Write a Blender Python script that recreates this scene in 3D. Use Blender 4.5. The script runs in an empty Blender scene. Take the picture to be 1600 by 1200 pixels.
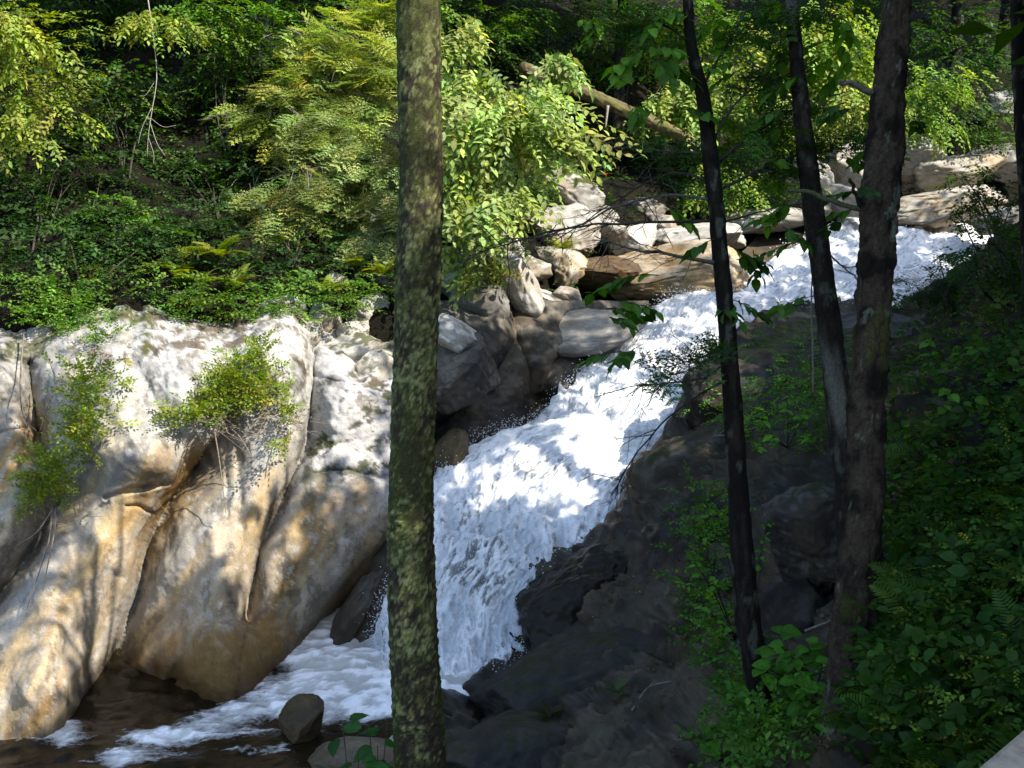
import bpy, math
import numpy as np
from mathutils import Vector

# ------------------------------------------------------------------ camera, world, sun, exposure
scene = bpy.context.scene
COL = scene.collection
F_PX, CAM_Z, PITCH = 1570.0, 5.0, math.radians(8.0)
cam_d = bpy.data.cameras.new('camera')
cam = bpy.data.objects.new('camera', cam_d); COL.objects.link(cam)
cam.location = (0, 0, CAM_Z)
cam.rotation_euler = (math.radians(90) - PITCH, 0, 0)
cam_d.sensor_width = 36.0
cam_d.lens = 36.0 * F_PX / 1600.0
cam_d.clip_start, cam_d.clip_end = 0.05, 2000
scene.camera = cam

TOSUN = np.array([0.62, -0.44, 0.72]); TOSUN /= np.linalg.norm(TOSUN)
SUN_EL = math.asin(TOSUN[2]); SUN_AZ = math.atan2(TOSUN[0], TOSUN[1])
world = bpy.data.worlds.new('World'); scene.world = world; world.use_nodes = True
wn = world.node_tree.nodes; wl = world.node_tree.links; wn.clear()
sky = wn.new('ShaderNodeTexSky'); sky.sky_type = 'NISHITA'; sky.sun_disc = False
sky.sun_elevation = SUN_EL; sky.sun_rotation = SUN_AZ
bg = wn.new('ShaderNodeBackground'); bg.inputs['Strength'].default_value = 0.15
wo = wn.new('ShaderNodeOutputWorld')
wl.new(sky.outputs[0], bg.inputs[0]); wl.new(bg.outputs[0], wo.inputs[0])
sun_d = bpy.data.lights.new('sun', 'SUN'); sun_d.energy = 3.3; sun_d.angle = math.radians(0.53)
sun_d.color = (1.0, 0.93, 0.82)
sun = bpy.data.objects.new('sun', sun_d); COL.objects.link(sun)
sun.rotation_euler = Vector(TOSUN).to_track_quat('Z', 'Y').to_euler()
sun.location = (20, -15, 40)
scene.view_settings.view_transform = 'Standard'
scene.view_settings.look = 'None'
scene.view_settings.gamma = 1.0
scene.view_settings.use_curve_mapping = False
scene.view_settings.exposure = 1.6
scene.render.engine = 'CYCLES'
scene.cycles.max_bounces = 6
scene.cycles.transparent_max_bounces = 6
scene.cycles.caustics_reflective = False
scene.cycles.caustics_refractive = False

# ------------------------------------------------------------------ numeric helpers
rng = np.random.default_rng(11)
SP, CP = math.sin(PITCH), math.cos(PITCH)

def unp(px, py, d):
    """photo pixel (1600x1200) + depth in metres -> world point"""
    px, py, d = np.broadcast_arrays(np.asarray(px, float), np.asarray(py, float), np.asarray(d, float))
    cx = (px - 800) / F_PX * d; cy = (600 - py) / F_PX * d
    return np.stack([cx, d * CP + cy * SP, CAM_Z - d * SP + cy * CP], -1)

def proj(P):
    P = np.asarray(P, float); r = P - np.array([0, 0, CAM_Z])
    d = r[..., 1] * CP - r[..., 2] * SP
    cy = r[..., 1] * SP + r[..., 2] * CP
    return 800 + F_PX * r[..., 0] / d, 600 - F_PX * cy / d, d

def pool_depth(py, z=0.0):
    return (CAM_Z - z) / (SP + (py - 600) / F_PX * CP)

def _hash(i, j, k, seed):
    h = (i * 374761393 + j * 668265263 + k * 2147483647 + seed * 974711) & 0xFFFFFFFF
    h = ((h ^ (h >> 13)) * 1274126177) & 0xFFFFFFFF
    h = ((h ^ (h >> 16)) * 2246822519) & 0xFFFFFFFF
    return ((h ^ (h >> 15)) & 0xFFFFFF) / float(0xFFFFFF)

def vnoise(p, seed=0):
    p = np.asarray(p, float); f = np.floor(p); i = f.astype(np.int64); t = p - f
    t = t * t * t * (t * (t * 6 - 15) + 10)
    x, y, z = i[:, 0], i[:, 1], i[:, 2]; tx, ty, tz = t[:, 0], t[:, 1], t[:, 2]
    def l(a, b, w): return a + (b - a) * w
    c = [[[_hash(x + a, y + b, z + e, seed) for e in (0, 1)] for b in (0, 1)] for a in (0, 1)]
    r = l(l(l(c[0][0][0], c[1][0][0], tx), l(c[0][1][0], c[1][1][0], tx), ty),
          l(l(c[0][0][1], c[1][0][1], tx), l(c[0][1][1], c[1][1][1], tx), ty), tz)
    return r * 2 - 1

def fbm(p, octv=4, seed=0, gain=0.5):
    p = np.asarray(p, float); a, s, out = 1.0, 0.0, 0.0
    for o in range(octv):
        out = out + a * vnoise(p, seed + o * 17); s += a; a *= gain; p = p * 2.03 + 3.7
    return out / s

def ridged(p, octv=4, seed=0):
    p = np.asarray(p, float); a, s, out = 1.0, 0.0, 0.0
    for o in range(octv):
        out = out + a * (1 - 2 * np.abs(vnoise(p, seed + o * 31))); s += a; a *= 0.5; p = p * 2.1 + 5.1
    return out / s

def sstep(a, b, x):
    t = np.clip((x - a) / (b - a), 0, 1); return t * t * (3 - 2 * t)

def tps(ctrl, smooth=0.0):
    c = np.asarray(ctrl, float); X = c[:, :2] / 1000.0; v = c[:, 2]; n = len(c)
    def kern(A, B):
        r2 = ((A[:, None, :] - B[None]) ** 2).sum(-1); return 0.5 * r2 * np.log(r2 + 1e-12)
    K = kern(X, X) + smooth * np.eye(n); Pm = np.hstack([np.ones((n, 1)), X])
    M = np.block([[K, Pm], [Pm.T, np.zeros((3, 3))]])
    w = np.linalg.solve(M, np.concatenate([v, np.zeros(3)]))
    def ev(px, py):
        q = np.stack([np.ravel(px), np.ravel(py)], 1) / 1000.0; out = np.empty(len(q))
        for s in range(0, len(q), 20000):
            qq = q[s:s + 20000]; out[s:s + 20000] = kern(qq, X) @ w[:n] + w[n] + qq @ w[n + 1:]
        return out.reshape(np.shape(px))
    return ev

def poly_dist(px, py, pts):
    """signed distance in px to a polyline; + on the right when walking down the picture"""
    best = np.full(np.shape(px), 1e9); sgn = np.ones(np.shape(px))
    for (x0, y0), (x1, y1) in zip(pts[:-1], pts[1:]):
        dx, dy = x1 - x0, y1 - y0; L2 = dx * dx + dy * dy
        t = np.clip(((px - x0) * dx + (py - y0) * dy) / L2, 0, 1)
        d = np.hypot(px - x0 - t * dx, py - y0 - t * dy)
        s = np.sign((px - x0) * dy - (py - y0) * dx)
        m = d < best; best = np.where(m, d, best); sgn = np.where(m, s, sgn)
    return best * np.where(sgn == 0, 1, sgn)

def unit(v): return v / np.maximum(np.linalg.norm(v, axis=-1, keepdims=True), 1e-9)
def mixc(a, b, t):
    t = np.asarray(t)[..., None] if np.ndim(t) else t
    return np.asarray(a, float) * (1 - t) + np.asarray(b, float) * t

# ------------------------------------------------------------------ mesh building
class MB:
    """collects vertices, faces and point colours, then links ONE mesh object"""
    def __init__(s): s.v, s.c, s.idx, s.tot, s.n = [], [], [], [], 0
    def add(s, v, faces, col):
        v = np.asarray(v, float).reshape(-1, 3)
        col = np.asarray(col, float)
        if col.ndim == 1: col = np.repeat(col[None], len(v), 0)
        s.v.append(v); s.c.append(col)
        for f in (faces if isinstance(faces, (list, tuple)) else [faces]):
            f = np.asarray(f, np.int64)
            if f.size: s.idx.append((f + s.n).ravel()); s.tot.append(np.full(len(f), f.shape[1]))
        s.n += len(v)
    def mesh(s, name, mat, smooth=True):
        v = np.concatenate(s.v); c = np.concatenate(s.c); idx = np.concatenate(s.idx); tot = np.concatenate(s.tot)
        me = bpy.data.meshes.new(name)
        me.vertices.add(len(v)); me.vertices.foreach_set('co', v.astype(np.float32).ravel())
        me.loops.add(len(idx)); me.loops.foreach_set('vertex_index', idx.astype(np.int32))
        me.polygons.add(len(tot)); st = np.concatenate([[0], np.cumsum(tot)[:-1]])
        me.polygons.foreach_set('loop_start', st.astype(np.int32))
        me.polygons.foreach_set('use_smooth', np.full(len(tot), smooth))
        a = me.attributes.new('Col', 'FLOAT_COLOR', 'POINT')
        if c.shape[1] == 3: c = np.hstack([c, np.ones((len(c), 1))])
        a.data.foreach_set('color', c.astype(np.float32).ravel())
        me.update(calc_edges=True); me.materials.append(mat)
        return me

def link(name, me, parent=None, loc=None):
    o = bpy.data.objects.new(name, me); COL.objects.link(o)
    if loc is not None: o.location = tuple(float(q) for q in loc)
    if parent is not None: o.parent = parent
    return o
def tag(o, label=None, cat=None, group=None, kind=None):
    for k, v in (('label', label), ('category', cat), ('group', group), ('kind', kind)):
        if v: o[k] = v
    return o
def thing(name, label, cat, loc, group=None):
    o = bpy.data.objects.new(name, None); COL.objects.link(o)
    o.location = tuple(float(q) for q in loc); o.empty_display_size = 0.1
    return tag(o, label, cat, group)
def local(v, loc): return np.asarray(v, float) - np.asarray(loc, float)

def grid_faces(nr, nc):
    a = np.arange(nr * nc).reshape(nr, nc)
    return np.stack([a[:-1, :-1], a[:-1, 1:], a[1:, 1:], a[1:, :-1]], -1).reshape(-1, 4)
def grid_normals(P):
    du = np.gradient(P, axis=1); dv = np.gradient(P, axis=0); return unit(np.cross(dv, du))

def resample(pts, n):
    pts = np.asarray(pts, float)
    if len(pts) > 2:                                        # Catmull-Rom
        e = np.vstack([2 * pts[0] - pts[1], pts, 2 * pts[-1] - pts[-2]]); out = []
        t = np.linspace(0, len(pts) - 1, n); k = np.minimum(t.astype(int), len(pts) - 2); u = (t - k)[:, None]
        p0, p1, p2, p3 = e[k], e[k + 1], e[k + 2], e[k + 3]
        return 0.5 * (2 * p1 + (p2 - p0) * u + (2 * p0 - 5 * p1 + 4 * p2 - p3) * u ** 2 + (3 * p1 - p0 - 3 * p2 + p3) * u ** 3)
    t = np.linspace(0, 1, n)[:, None]; return pts[0] * (1 - t) + pts[1] * t

def tube(path, rad, k=6, close=True):
    path = np.asarray(path, float); n = len(path); rad = np.broadcast_to(np.asarray(rad, float), (n,))
    T = unit(np.gradient(path, axis=0)); ref = np.array([0., 0, 1]) if abs(T[0][2]) < 0.9 else np.array([1., 0, 0])
    A = unit(np.cross(T, ref)); B = np.cross(T, A); th = np.arange(k) * 2 * np.pi / k
    P = path[:, None] + rad[:, None, None] * (np.cos(th)[None, :, None] * A[:, None] + np.sin(th)[None, :, None] * B[:, None])
    a = np.arange(n * k).reshape(n, k); b = np.roll(a, -1, 1)
    f = [np.stack([a[:-1], b[:-1], b[1:], a[1:]], -1).reshape(-1, 4)]
    if close: f += [a[0][::-1][None], a[-1][None]]
    return P.reshape(-1, 3), f

def scatter(mb, tv, tf, tc, pos, d, up, scale, col):
    """copies of a template (x side, y along, z normal) into one mesh; col per copy times template shade"""
    pos = np.asarray(pos, float); n = len(pos)
    if n == 0: return
    Y = unit(d); X = unit(np.cross(Y, up)); Z = np.cross(X, Y)
    s = np.broadcast_to(np.asarray(scale, float), (n,))[:, None, None]
    V = pos[:, None] + s * (tv[None, :, 0:1] * X[:, None] + tv[None, :, 1:2] * Y[:, None] + tv[None, :, 2:3] * Z[:, None])
    C = (np.asarray(col)[:, None, :] * tc[None, :, None]) if np.ndim(tc) == 1 else np.asarray(col)[:, None, :] * tc[None]
    k = len(tv); off = (np.arange(n) * k)[:, None, None]
    fs = [(np.asarray(f)[None] + off).reshape(-1, np.asarray(f).shape[1]) for f in tf]
    mb.add(V.reshape(-1, 3), fs, C.reshape(-1, C.shape[-1]))

# leaf templates -----------------------------------------------------------
def leaf_oval(w=0.30):
    v = np.array([[0, 0, 0], [-w * .85, .30, .07], [w * .85, .30, .07], [0, .34, 0], [-w * .8, .64, .05], [w * .8, .64, .05], [0, .66, -.02], [0, 1, -.10]])
    return v, [np.array([[0, 3, 1], [0, 2, 3], [4, 6, 7], [6, 5, 7]]), np.array([[1, 3, 6, 4], [3, 2, 5, 6]])]
def leaf_diamond(w=0.28):
    return np.array([[0, 0, 0], [-w, .45, .06], [w, .45, .06], [0, 1, -.06]]), [np.array([[0, 2, 3], [0, 3, 1]])]

def compose(parts):
    V, T3, T4, C, n = [], [], [], [], 0
    for v, fs, c in parts:
        V.append(v); C.append(np.full(len(v), c) if np.ndim(c) == 0 else c)
        for f in fs:
            f = np.asarray(f)
            (T3 if f.shape[1] == 3 else T4).append(f + n)
        n += len(v)
    out = []
    if T3: out.append(np.concatenate(T3))
    if T4: out.append(np.concatenate(T4))
    return np.concatenate(V), out, np.concatenate(C)

def place_leaf(base, base_dir, nrm, s, tmpl):
    v, f = tmpl
    y = unit(np.asarray(base_dir, float)); x = unit(np.cross(y, nrm)); z = np.cross(x, y)
    return base + s * (v[:, 0:1] * x + v[:, 1:2] * y + v[:, 2:3] * z), f

def flat_stem(path, w):
    p = np.asarray(path, float); o = np.linspace(w, w * .3, len(p))[:, None] * np.array([[1., 0, 0]])
    return np.concatenate([p - o, p + o]), [np.array([[i, i + 1, len(p) + i + 1, len(p) + i] for i in range(len(p) - 1)])]
def twig_broad(nleaf=9, leaf=0.2, tmpl=None, seed=0, droop=0.25):
    r = np.random.default_rng(seed); tmpl = tmpl or leaf_diamond(); parts = []
    for i in range(nleaf):
        t = 0.15 + 0.85 * i / (nleaf - 1); sd = 1 if i % 2 else -1
        a = np.array([0.03 * math.sin(5 * t), t, -droop * t * t])
        dirv = np.array([sd * r.uniform(.5, 1.1) * (0.2 if i == nleaf - 1 else 1), r.uniform(.4, .9), r.uniform(-.55, .15)])
        nr = unit(np.array([r.uniform(-.4, .4), r.uniform(-.3, .3), 1.0]))
        v, f = place_leaf(a, dirv, nr, leaf * r.uniform(.75, 1.2), tmpl)
        parts.append((v, f, r.uniform(.75, 1.2)))
    t = np.linspace(0, 1, 3); path = np.stack([0.03 * np.sin(5 * t), t, -droop * t * t], 1)
    v, f = flat_stem(path, .010); parts.append((v, f, 0.45))
    return compose(parts)

def twig_hemlock(seed=0, pairs=9):
    """flat feathery spray: side twiglets carrying narrow needles"""
    r = np.random.default_rng(seed); parts = []
    sl = (np.array([[-.5, 0, 0], [.5, 0, 0], [0, 1, 0]]), [np.array([[0, 1, 2]])])
    for i in range(pairs):
        t = 0.08 + 0.9 * i / pairs; L = 0.46 * (1 - t) ** .7 + .06
        for sd in (-1, 1):
            a0 = np.array([0, t, -.25 * t * t]); dv = unit(np.array([sd * .8, .75, r.uniform(-.25, .05)]))
            for q in range(4):
                b = a0 + dv * L * (q + .3) / 4
                for s2 in (-1, 1):
                    nd = unit(dv + s2 * 0.75 * np.array([-dv[1], dv[0], 0]) + np.array([0, 0, r.uniform(-.2, .2)]))
                    x = unit(np.cross(nd, [0, 0, 1])); ln = r.uniform(.08, .13)
                    v = b + sl[0][:, 0:1] * x * .045 + sl[0][:, 1:2] * nd * ln
                    parts.append((v, sl[1], r.uniform(.7, 1.25)))
    t = np.linspace(0, 1, 3); path = np.stack([0 * t, t, -.25 * t * t], 1)
    v, f = flat_stem(path, .008); parts.append((v, f, 0.5))
    return compose(parts)

def fern_frond(seed=0, pairs=13):
    r = np.random.default_rng(seed); parts = []
    for i in range(pairs):
        t = 0.12 + 0.86 * i / pairs; L = 0.26 * math.sin(math.pi * min(1, .25 + .75 * t)) + .03
        z = .42 * t - .62 * t * t
        for sd in (-1, 1):
            dv = unit(np.array([sd, .45, r.uniform(-.25, .0)]))
            v = np.array([[0, -.018, 0], [0, .022, 0], [dv[0] * L * .55, dv[1] * L * .55 + .03, dv[2] * L * .5], [dv[0] * L, dv[1] * L, dv[2] * L], [dv[0] * L * .5, dv[1] * L * .5 - .022, dv[2] * L * .5]]) + np.array([0, t, z])
            f = [np.array([[0, 1, 2, 4]]), np.array([[4, 2, 3]])]
            parts.append((v, f, r.uniform(.8, 1.15)))
    t = np.linspace(0, 1, 6); path = np.stack([0 * t, t, .42 * t - .62 * t * t], 1)
    v, f = tube(path, np.linspace(.012, .003, 6), 3, False); parts.append((v, f, .6))
    return compose(parts)

TW_B = [twig_broad(9, .23, leaf_diamond(.30), s, .3) for s in range(3)]
TW_C = [twig_broad(5, .40, leaf_diamond(.32), 60 + s, .2) for s in range(3)]
TW_BEECH = [twig_broad(9, .24, leaf_oval(.27), 20 + s, .4) for s in range(3)]
TW_H = [twig_hemlock(s, 5) for s in range(3)]
TW_F = [fern_frond(s) for s in range(2)]
TW_G = [twig_broad(5, .42, leaf_oval(.36), 40 + s, .1) for s in range(3)]
KINDS = {'B': TW_B, 'E': TW_BEECH, 'H': TW_H, 'F': TW_F, 'G': TW_G}

# ------------------------------------------------------------------ materials
def new_mat(name):
    m = bpy.data.materials.new(name); m.use_nodes = True; nt = m.node_tree; nt.nodes.clear()
    out = nt.nodes.new('ShaderNodeOutputMaterial'); return m, nt, out
def nd(nt, t, **kw):
    n = nt.nodes.new(t)
    for k, v in kw.items():
        if hasattr(n, k) and not k[0].isupper(): setattr(n, k, v)
        else: n.inputs[k.replace('_', ' ')].default_value = v
    return n
def attr_col(nt):
    a = nt.nodes.new('ShaderNodeAttribute'); a.attribute_name = 'Col'; return a
def noise_node(nt, scale, detail=4, rough=.6, stretch=None):
    tc = nt.nodes.new('ShaderNodeNewGeometry'); src = tc.outputs['Position']
    if stretch:
        mp = nt.nodes.new('ShaderNodeMapping'); mp.inputs['Scale'].default_value = stretch
        nt.links.new(src, mp.inputs[0]); src = mp.outputs[0]
    n = nd(nt, 'ShaderNodeTexNoise'); n.inputs['Scale'].default_value = scale; n.inputs['Detail'].default_value = detail
    n.inputs['Roughness'].default_value = rough; nt.links.new(src, n.inputs['Vector']); return n
def ramp(nt, src, stops):
    r = nt.nodes.new('ShaderNodeValToRGB'); e = r.color_ramp.elements
    while len(e) < len(stops): e.new(.5)
    for q, (p, c) in zip(e, stops): q.position = p; q.color = (c, c, c, 1) if np.ndim(c) == 0 else (*c, 1)
    nt.links.new(src, r.inputs[0]); return r
def mul(nt, a, b, fac=1.0):
    m = nt.nodes.new('ShaderNodeMix'); m.data_type = 'RGBA'; m.blend_type = 'MULTIPLY'; m.inputs[0].default_value = fac
    nt.links.new(a, m.inputs[6]); nt.links.new(b, m.inputs[7]); return m.outputs[2]

def leaf_material(name, trans=0.42, gloss=.014):
    m, nt, out = new_mat(name); a = attr_col(nt)
    nz = noise_node(nt, 35, 2); rp = ramp(nt, nz.outputs[0], [(.3, .78), (.7, 1.2)])
    c = mul(nt, a.outputs[0], rp.outputs[0])
    df = nd(nt, 'ShaderNodeBsdfDiffuse'); tr = nd(nt, 'ShaderNodeBsdfTranslucent'); gl = nd(nt, 'ShaderNodeBsdfGlossy', Roughness=.6)
    gl.inputs['Color'].default_value = (.8, .85, .8, 1)
    hs = nt.nodes.new('ShaderNodeHueSaturation'); hs.inputs['Hue'].default_value = .496; hs.inputs['Saturation'].default_value = 1.2; hs.inputs['Value'].default_value = 1.5
    nt.links.new(c, df.inputs[0]); nt.links.new(c, hs.inputs['Color']); nt.links.new(hs.outputs[0], tr.inputs[0])
    m1 = nt.nodes.new('ShaderNodeMixShader'); m1.inputs[0].default_value = trans
    nt.links.new(df.outputs[0], m1.inputs[1]); nt.links.new(tr.outputs[0], m1.inputs[2])
    m2 = nt.nodes.new('ShaderNodeMixShader'); m2.inputs[0].default_value = gloss
    nt.links.new(m1.outputs[0], m2.inputs[1]); nt.links.new(gl.outputs[0], m2.inputs[2]); nt.links.new(m2.outputs[0], out.inputs[0])
    return m

def rock_material(name, rough=.85, grain=(60, .72, 1.22), bump=.35, spec=.25, bdist=.015):
    m, nt, out = new_mat(name); a = attr_col(nt)
    n1 = noise_node(nt, grain[0], 5, .7); r1 = ramp(nt, n1.outputs[0], [(.32, grain[1]), (.68, grain[2])])
    n2 = noise_node(nt, 9, 5, .65); r2 = ramp(nt, n2.outputs[0], [(.35, .82), (.65, 1.12)])
    vo = nd(nt, 'ShaderNodeTexVoronoi'); vo.inputs['Scale'].default_value = 22
    g = nt.nodes.new('ShaderNodeNewGeometry'); nt.links.new(g.outputs['Position'], vo.inputs['Vector'])
    r3 = ramp(nt, vo.outputs['Distance'], [(.04, .35), (.10, 1.0)])
    pm = noise_node(nt, 2.2, 3); pr = ramp(nt, pm.outputs[0], [(.5, 0.0), (.62, 0.8)])
    c = mul(nt, mul(nt, a.outputs[0], r1.outputs[0]), r2.outputs[0])
    pit = nt.nodes.new('ShaderNodeMix'); pit.data_type = 'RGBA'; pit.blend_type = 'MULTIPLY'
    nt.links.new(pr.outputs[0], pit.inputs[0]); nt.links.new(c, pit.inputs[6]); nt.links.new(r3.outputs[0], pit.inputs[7])
    b = nd(nt, 'ShaderNodeBsdfPrincipled'); nt.links.new(pit.outputs[2], b.inputs['Base Color'])
    b.inputs['Specular IOR Level'].default_value = spec
    wet = nt.nodes.new('ShaderNodeMapRange'); wet.inputs[1].default_value = 0; wet.inputs[2].default_value = 1
    wet.inputs[3].default_value = .22; wet.inputs[4].default_value = rough
    nt.links.new(a.outputs['Alpha'], wet.inputs[0]); nt.links.new(wet.outputs[0], b.inputs['Roughness'])
    bp = nd(nt, 'ShaderNodeBump', Strength=bump, Distance=bdist); bn = noise_node(nt, 28, 8, .72)
    nt.links.new(bn.outputs[0], bp.inputs['Height']); nt.links.new(bp.outputs[0], b.inputs['Normal'])
    nt.links.new(b.outputs[0], out.inputs[0]); return m

def bark_material(name):
    m, nt, out = new_mat(name); a = attr_col(nt)
    n1 = noise_node(nt, 70, 6, .8); r1 = ramp(nt, n1.outputs[0], [(.3, .35), (.7, 1.6)])
    b = nd(nt, 'ShaderNodeBsdfPrincipled', Roughness=.95); b.inputs['Specular IOR Level'].default_value = .12
    nt.links.new(mul(nt, a.outputs[0], r1.outputs[0]), b.inputs['Base Color'])
    bp = nd(nt, 'ShaderNodeBump', Strength=.9, Distance=.012); bn = noise_node(nt, 110, 6, .7)
    nt.links.new(bn.outputs[0], bp.inputs['Height']); nt.links.new(bp.outputs[0], b.inputs['Normal'])
    nt.links.new(b.outputs[0], out.inputs[0]); return m

def soil_material(name):
    m, nt, out = new_mat(name)
    n1 = noise_node(nt, 3, 6, .7)
    rp = nt.nodes.new('ShaderNodeValToRGB'); e = rp.color_ramp.elements
    e[0].position, e[0].color = .3, (.006, .005, .004, 1); e[1].position, e[1].color = .75, (.026, .019, .012, 1)
    k = e.new(.55); k.color = (.011, .010, .006, 1)
    nt.links.new(n1.outputs[0], rp.inputs[0])
    n2 = noise_node(nt, 40, 4); r2 = ramp(nt, n2.outputs[0], [(.3, .5), (.7, 1.5)])
    b = nd(nt, 'ShaderNodeBsdfPrincipled', Roughness=.95); b.inputs['Specular IOR Level'].default_value = .1
    nt.links.new(mul(nt, rp.outputs[0], r2.outputs[0]), b.inputs['Base Color'])
    bp = nd(nt, 'ShaderNodeBump', Strength=.8, Distance=.05); nt.links.new(n2.outputs[0], bp.inputs['Height']); nt.links.new(bp.outputs[0], b.inputs['Normal'])
    nt.links.new(b.outputs[0], out.inputs[0]); return m

def foam_material(name):
    """white water: foam colour from the flow attribute, glossy wet film"""
    m, nt, out = new_mat(name); a = attr_col(nt)
    n1 = noise_node(nt, 45, 5, .75); r1 = ramp(nt, n1.outputs[0], [(.34, .82), (.52, 1.05)])
    b = nd(nt, 'ShaderNodeBsdfPrincipled', Roughness=.35); b.inputs['IOR'].default_value = 1.33
    nt.links.new(mul(nt, a.outputs[0], r1.outputs[0]), b.inputs['Base Color'])
    tr = nd(nt, 'ShaderNodeBsdfTranslucent'); nt.links.new(a.outputs[0], tr.inputs[0])
    mx = nt.nodes.new('ShaderNodeMixShader'); mx.inputs[0].default_value = .06
    bp = nd(nt, 'ShaderNodeBump', Strength=.55, Distance=.04); bn = noise_node(nt, 20, 6, .75)
    nt.links.new(bn.outputs[0], bp.inputs['Height']); nt.links.new(bp.outputs[0], b.inputs['Normal'])
    nt.links.new(b.outputs[0], mx.inputs[1]); nt.links.new(tr.outputs[0], mx.inputs[2]); nt.links.new(mx.outputs[0], out.inputs[0])
    return m

def pool_material(name):
    """tannin-brown water you can see a little way into, with foam where the alpha of Col says so"""
    m, nt, out = new_mat(name); a = attr_col(nt)
    bp = nd(nt, 'ShaderNodeBump', Strength=.5, Distance=.03); bn = noise_node(nt, 9, 5, .6)
    nt.links.new(bn.outputs[0], bp.inputs['Height'])
    df = nd(nt, 'ShaderNodeBsdfDiffuse'); df.inputs[0].default_value = (.014, .010, .005, 1)
    tp = nd(nt, 'ShaderNodeBsdfTransparent'); tp.inputs[0].default_value = (.55, .40, .20, 1)
    gl = nd(nt, 'ShaderNodeBsdfGlossy', Roughness=.08); nt.links.new(bp.outputs[0], gl.inputs['Normal'])
    body = nt.nodes.new('ShaderNodeMixShader'); body.inputs[0].default_value = .18
    nt.links.new(df.outputs[0], body.inputs[1]); nt.links.new(tp.outputs[0], body.inputs[2])
    fr = nd(nt, 'ShaderNodeFresnel', IOR=1.33); nt.links.new(bp.outputs[0], fr.inputs['Normal'])
    wat = nt.nodes.new('ShaderNodeMixShader'); nt.links.new(fr.outputs[0], wat.inputs[0])
    nt.links.new(body.outputs[0], wat.inputs[1]); nt.links.new(gl.outputs[0], wat.inputs[2])
    fo = nd(nt, 'ShaderNodeBsdfDiffuse'); nt.links.new(a.outputs[0], fo.inputs[0])
    n2 = noise_node(nt, 16, 7, .8, (1, 1.7, 1)); ad = nt.nodes.new('ShaderNodeMath'); ad.operation = 'ADD'
    sb = nt.nodes.new('ShaderNodeMath'); sb.operation = 'SUBTRACT'; sb.inputs[1].default_value = .5
    m3 = nt.nodes.new('ShaderNodeMath'); m3.operation = 'MULTIPLY'; m3.inputs[1].default_value = 1.4
    nt.links.new(n2.outputs[0], sb.inputs[0]); nt.links.new(sb.outputs[0], m3.inputs[0]); nt.links.new(m3.outputs[0], ad.inputs[0]); nt.links.new(a.outputs['Alpha'], ad.inputs[1])
    rr = ramp(nt, ad.outputs[0], [(.34, 0.0), (.95, 1.0)])
    fin = nt.nodes.new('ShaderNodeMixShader'); nt.links.new(rr.outputs[0], fin.inputs[0])
    nt.links.new(wat.outputs[0], fin.inputs[1]); nt.links.new(fo.outputs[0], fin.inputs[2]); nt.links.new(fin.outputs[0], out.inputs[0])
    return m

def wood_material(name):
    m, nt, out = new_mat(name)
    n1 = noise_node(nt, 14, 6, .7, (1, 1, 9)); rp = nt.nodes.new('ShaderNodeValToRGB'); e = rp.color_ramp.elements
    e[0].position, e[0].color = .3, (.16, .12, .085, 1); e[1].position, e[1].color = .7, (.36, .30, .23, 1)
    nt.links.new(n1.outputs[0], rp.inputs[0])
    b = nd(nt, 'ShaderNodeBsdfPrincipled', Roughness=.85); nt.links.new(rp.outputs[0], b.inputs['Base Color'])
    bp = nd(nt, 'ShaderNodeBump', Strength=.5, Distance=.004); nt.links.new(n1.outputs[0], bp.inputs['Height']); nt.links.new(bp.outputs[0], b.inputs['Normal'])
    nt.links.new(b.outputs[0], out.inputs[0]); return m

M_LEAF = leaf_material('leaf'); M_NEEDLE = leaf_material('needle', .32, .012)
M_ROCK = rock_material('rock', spec=.14); M_BARK = bark_material('bark'); M_SOIL = soil_material('soil')
M_FOAM = foam_material('white_water'); M_POOL = pool_material('pool_water'); M_WOOD = wood_material('weathered_wood')
#@@PART2
# ------------------------------------------------------------------ rock colouring
GREY, TAN, OCHRE, PALE, DARK, MOSS = (np.array(c) for c in ([.25, .24, .22], [.36, .27, .15], [.30, .185, .068], [.47, .455, .42], [.055, .052, .05], [.055, .062, .012]))

def rock_color(P, N, tan=.4, pale=.4, dark=.3, moss=.3, wet_z=None, seed=0, base=None):
    n1 = fbm(P * [1.1, 1.1, .45], 4, seed + 1); n2 = fbm(P * [2.2, 2.2, .8] + 9, 4, seed + 2)
    n3 = fbm(P * 3.4, 6, seed + 3, .68); n4 = fbm(P * 6.5, 5, seed + 4, .68)
    c = np.repeat((GREY if base is None else np.asarray(base))[None], len(P), 0)
    up = N[:, 2]
    c = mixc(c, TAN, tan * sstep(-.25, .25, n1)); c = mixc(c, OCHRE, tan * .8 * sstep(.05, .4, n2))
    c = mixc(c, PALE, pale * sstep(-.1, .22, n3 + .35 * (up - .45)))
    c = mixc(c, DARK, dark * sstep(.05, .16, n4 - .12 + .25 * (up - .5)))
    c = mixc(c, MOSS, np.clip(moss * 1.6, 0, 1) * sstep(.02, .2, n3 * .6 + n4 * .5 + .45 * (up - .75) + .35 * (moss - .5)))
    a = np.full(len(P), 1.0)
    if wet_z is not None:
        w = 1 - sstep(wet_z, wet_z + .35, P[:, 2] + .12 * n2); c = mixc(c, c * .42, w); a = 1 - .85 * w
    return np.hstack([c, a[:, None]])

def dim(c, k): c = np.array(c); c[:, :3] *= k; return c
def sheet_normals(P):                     # facing the camera side
    N = grid_normals(P); V = np.array([0, 0, CAM_Z]) - P
    s = np.sign((N * V).sum(-1, keepdims=True)); return N * np.where(s == 0, 1, s)

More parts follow.
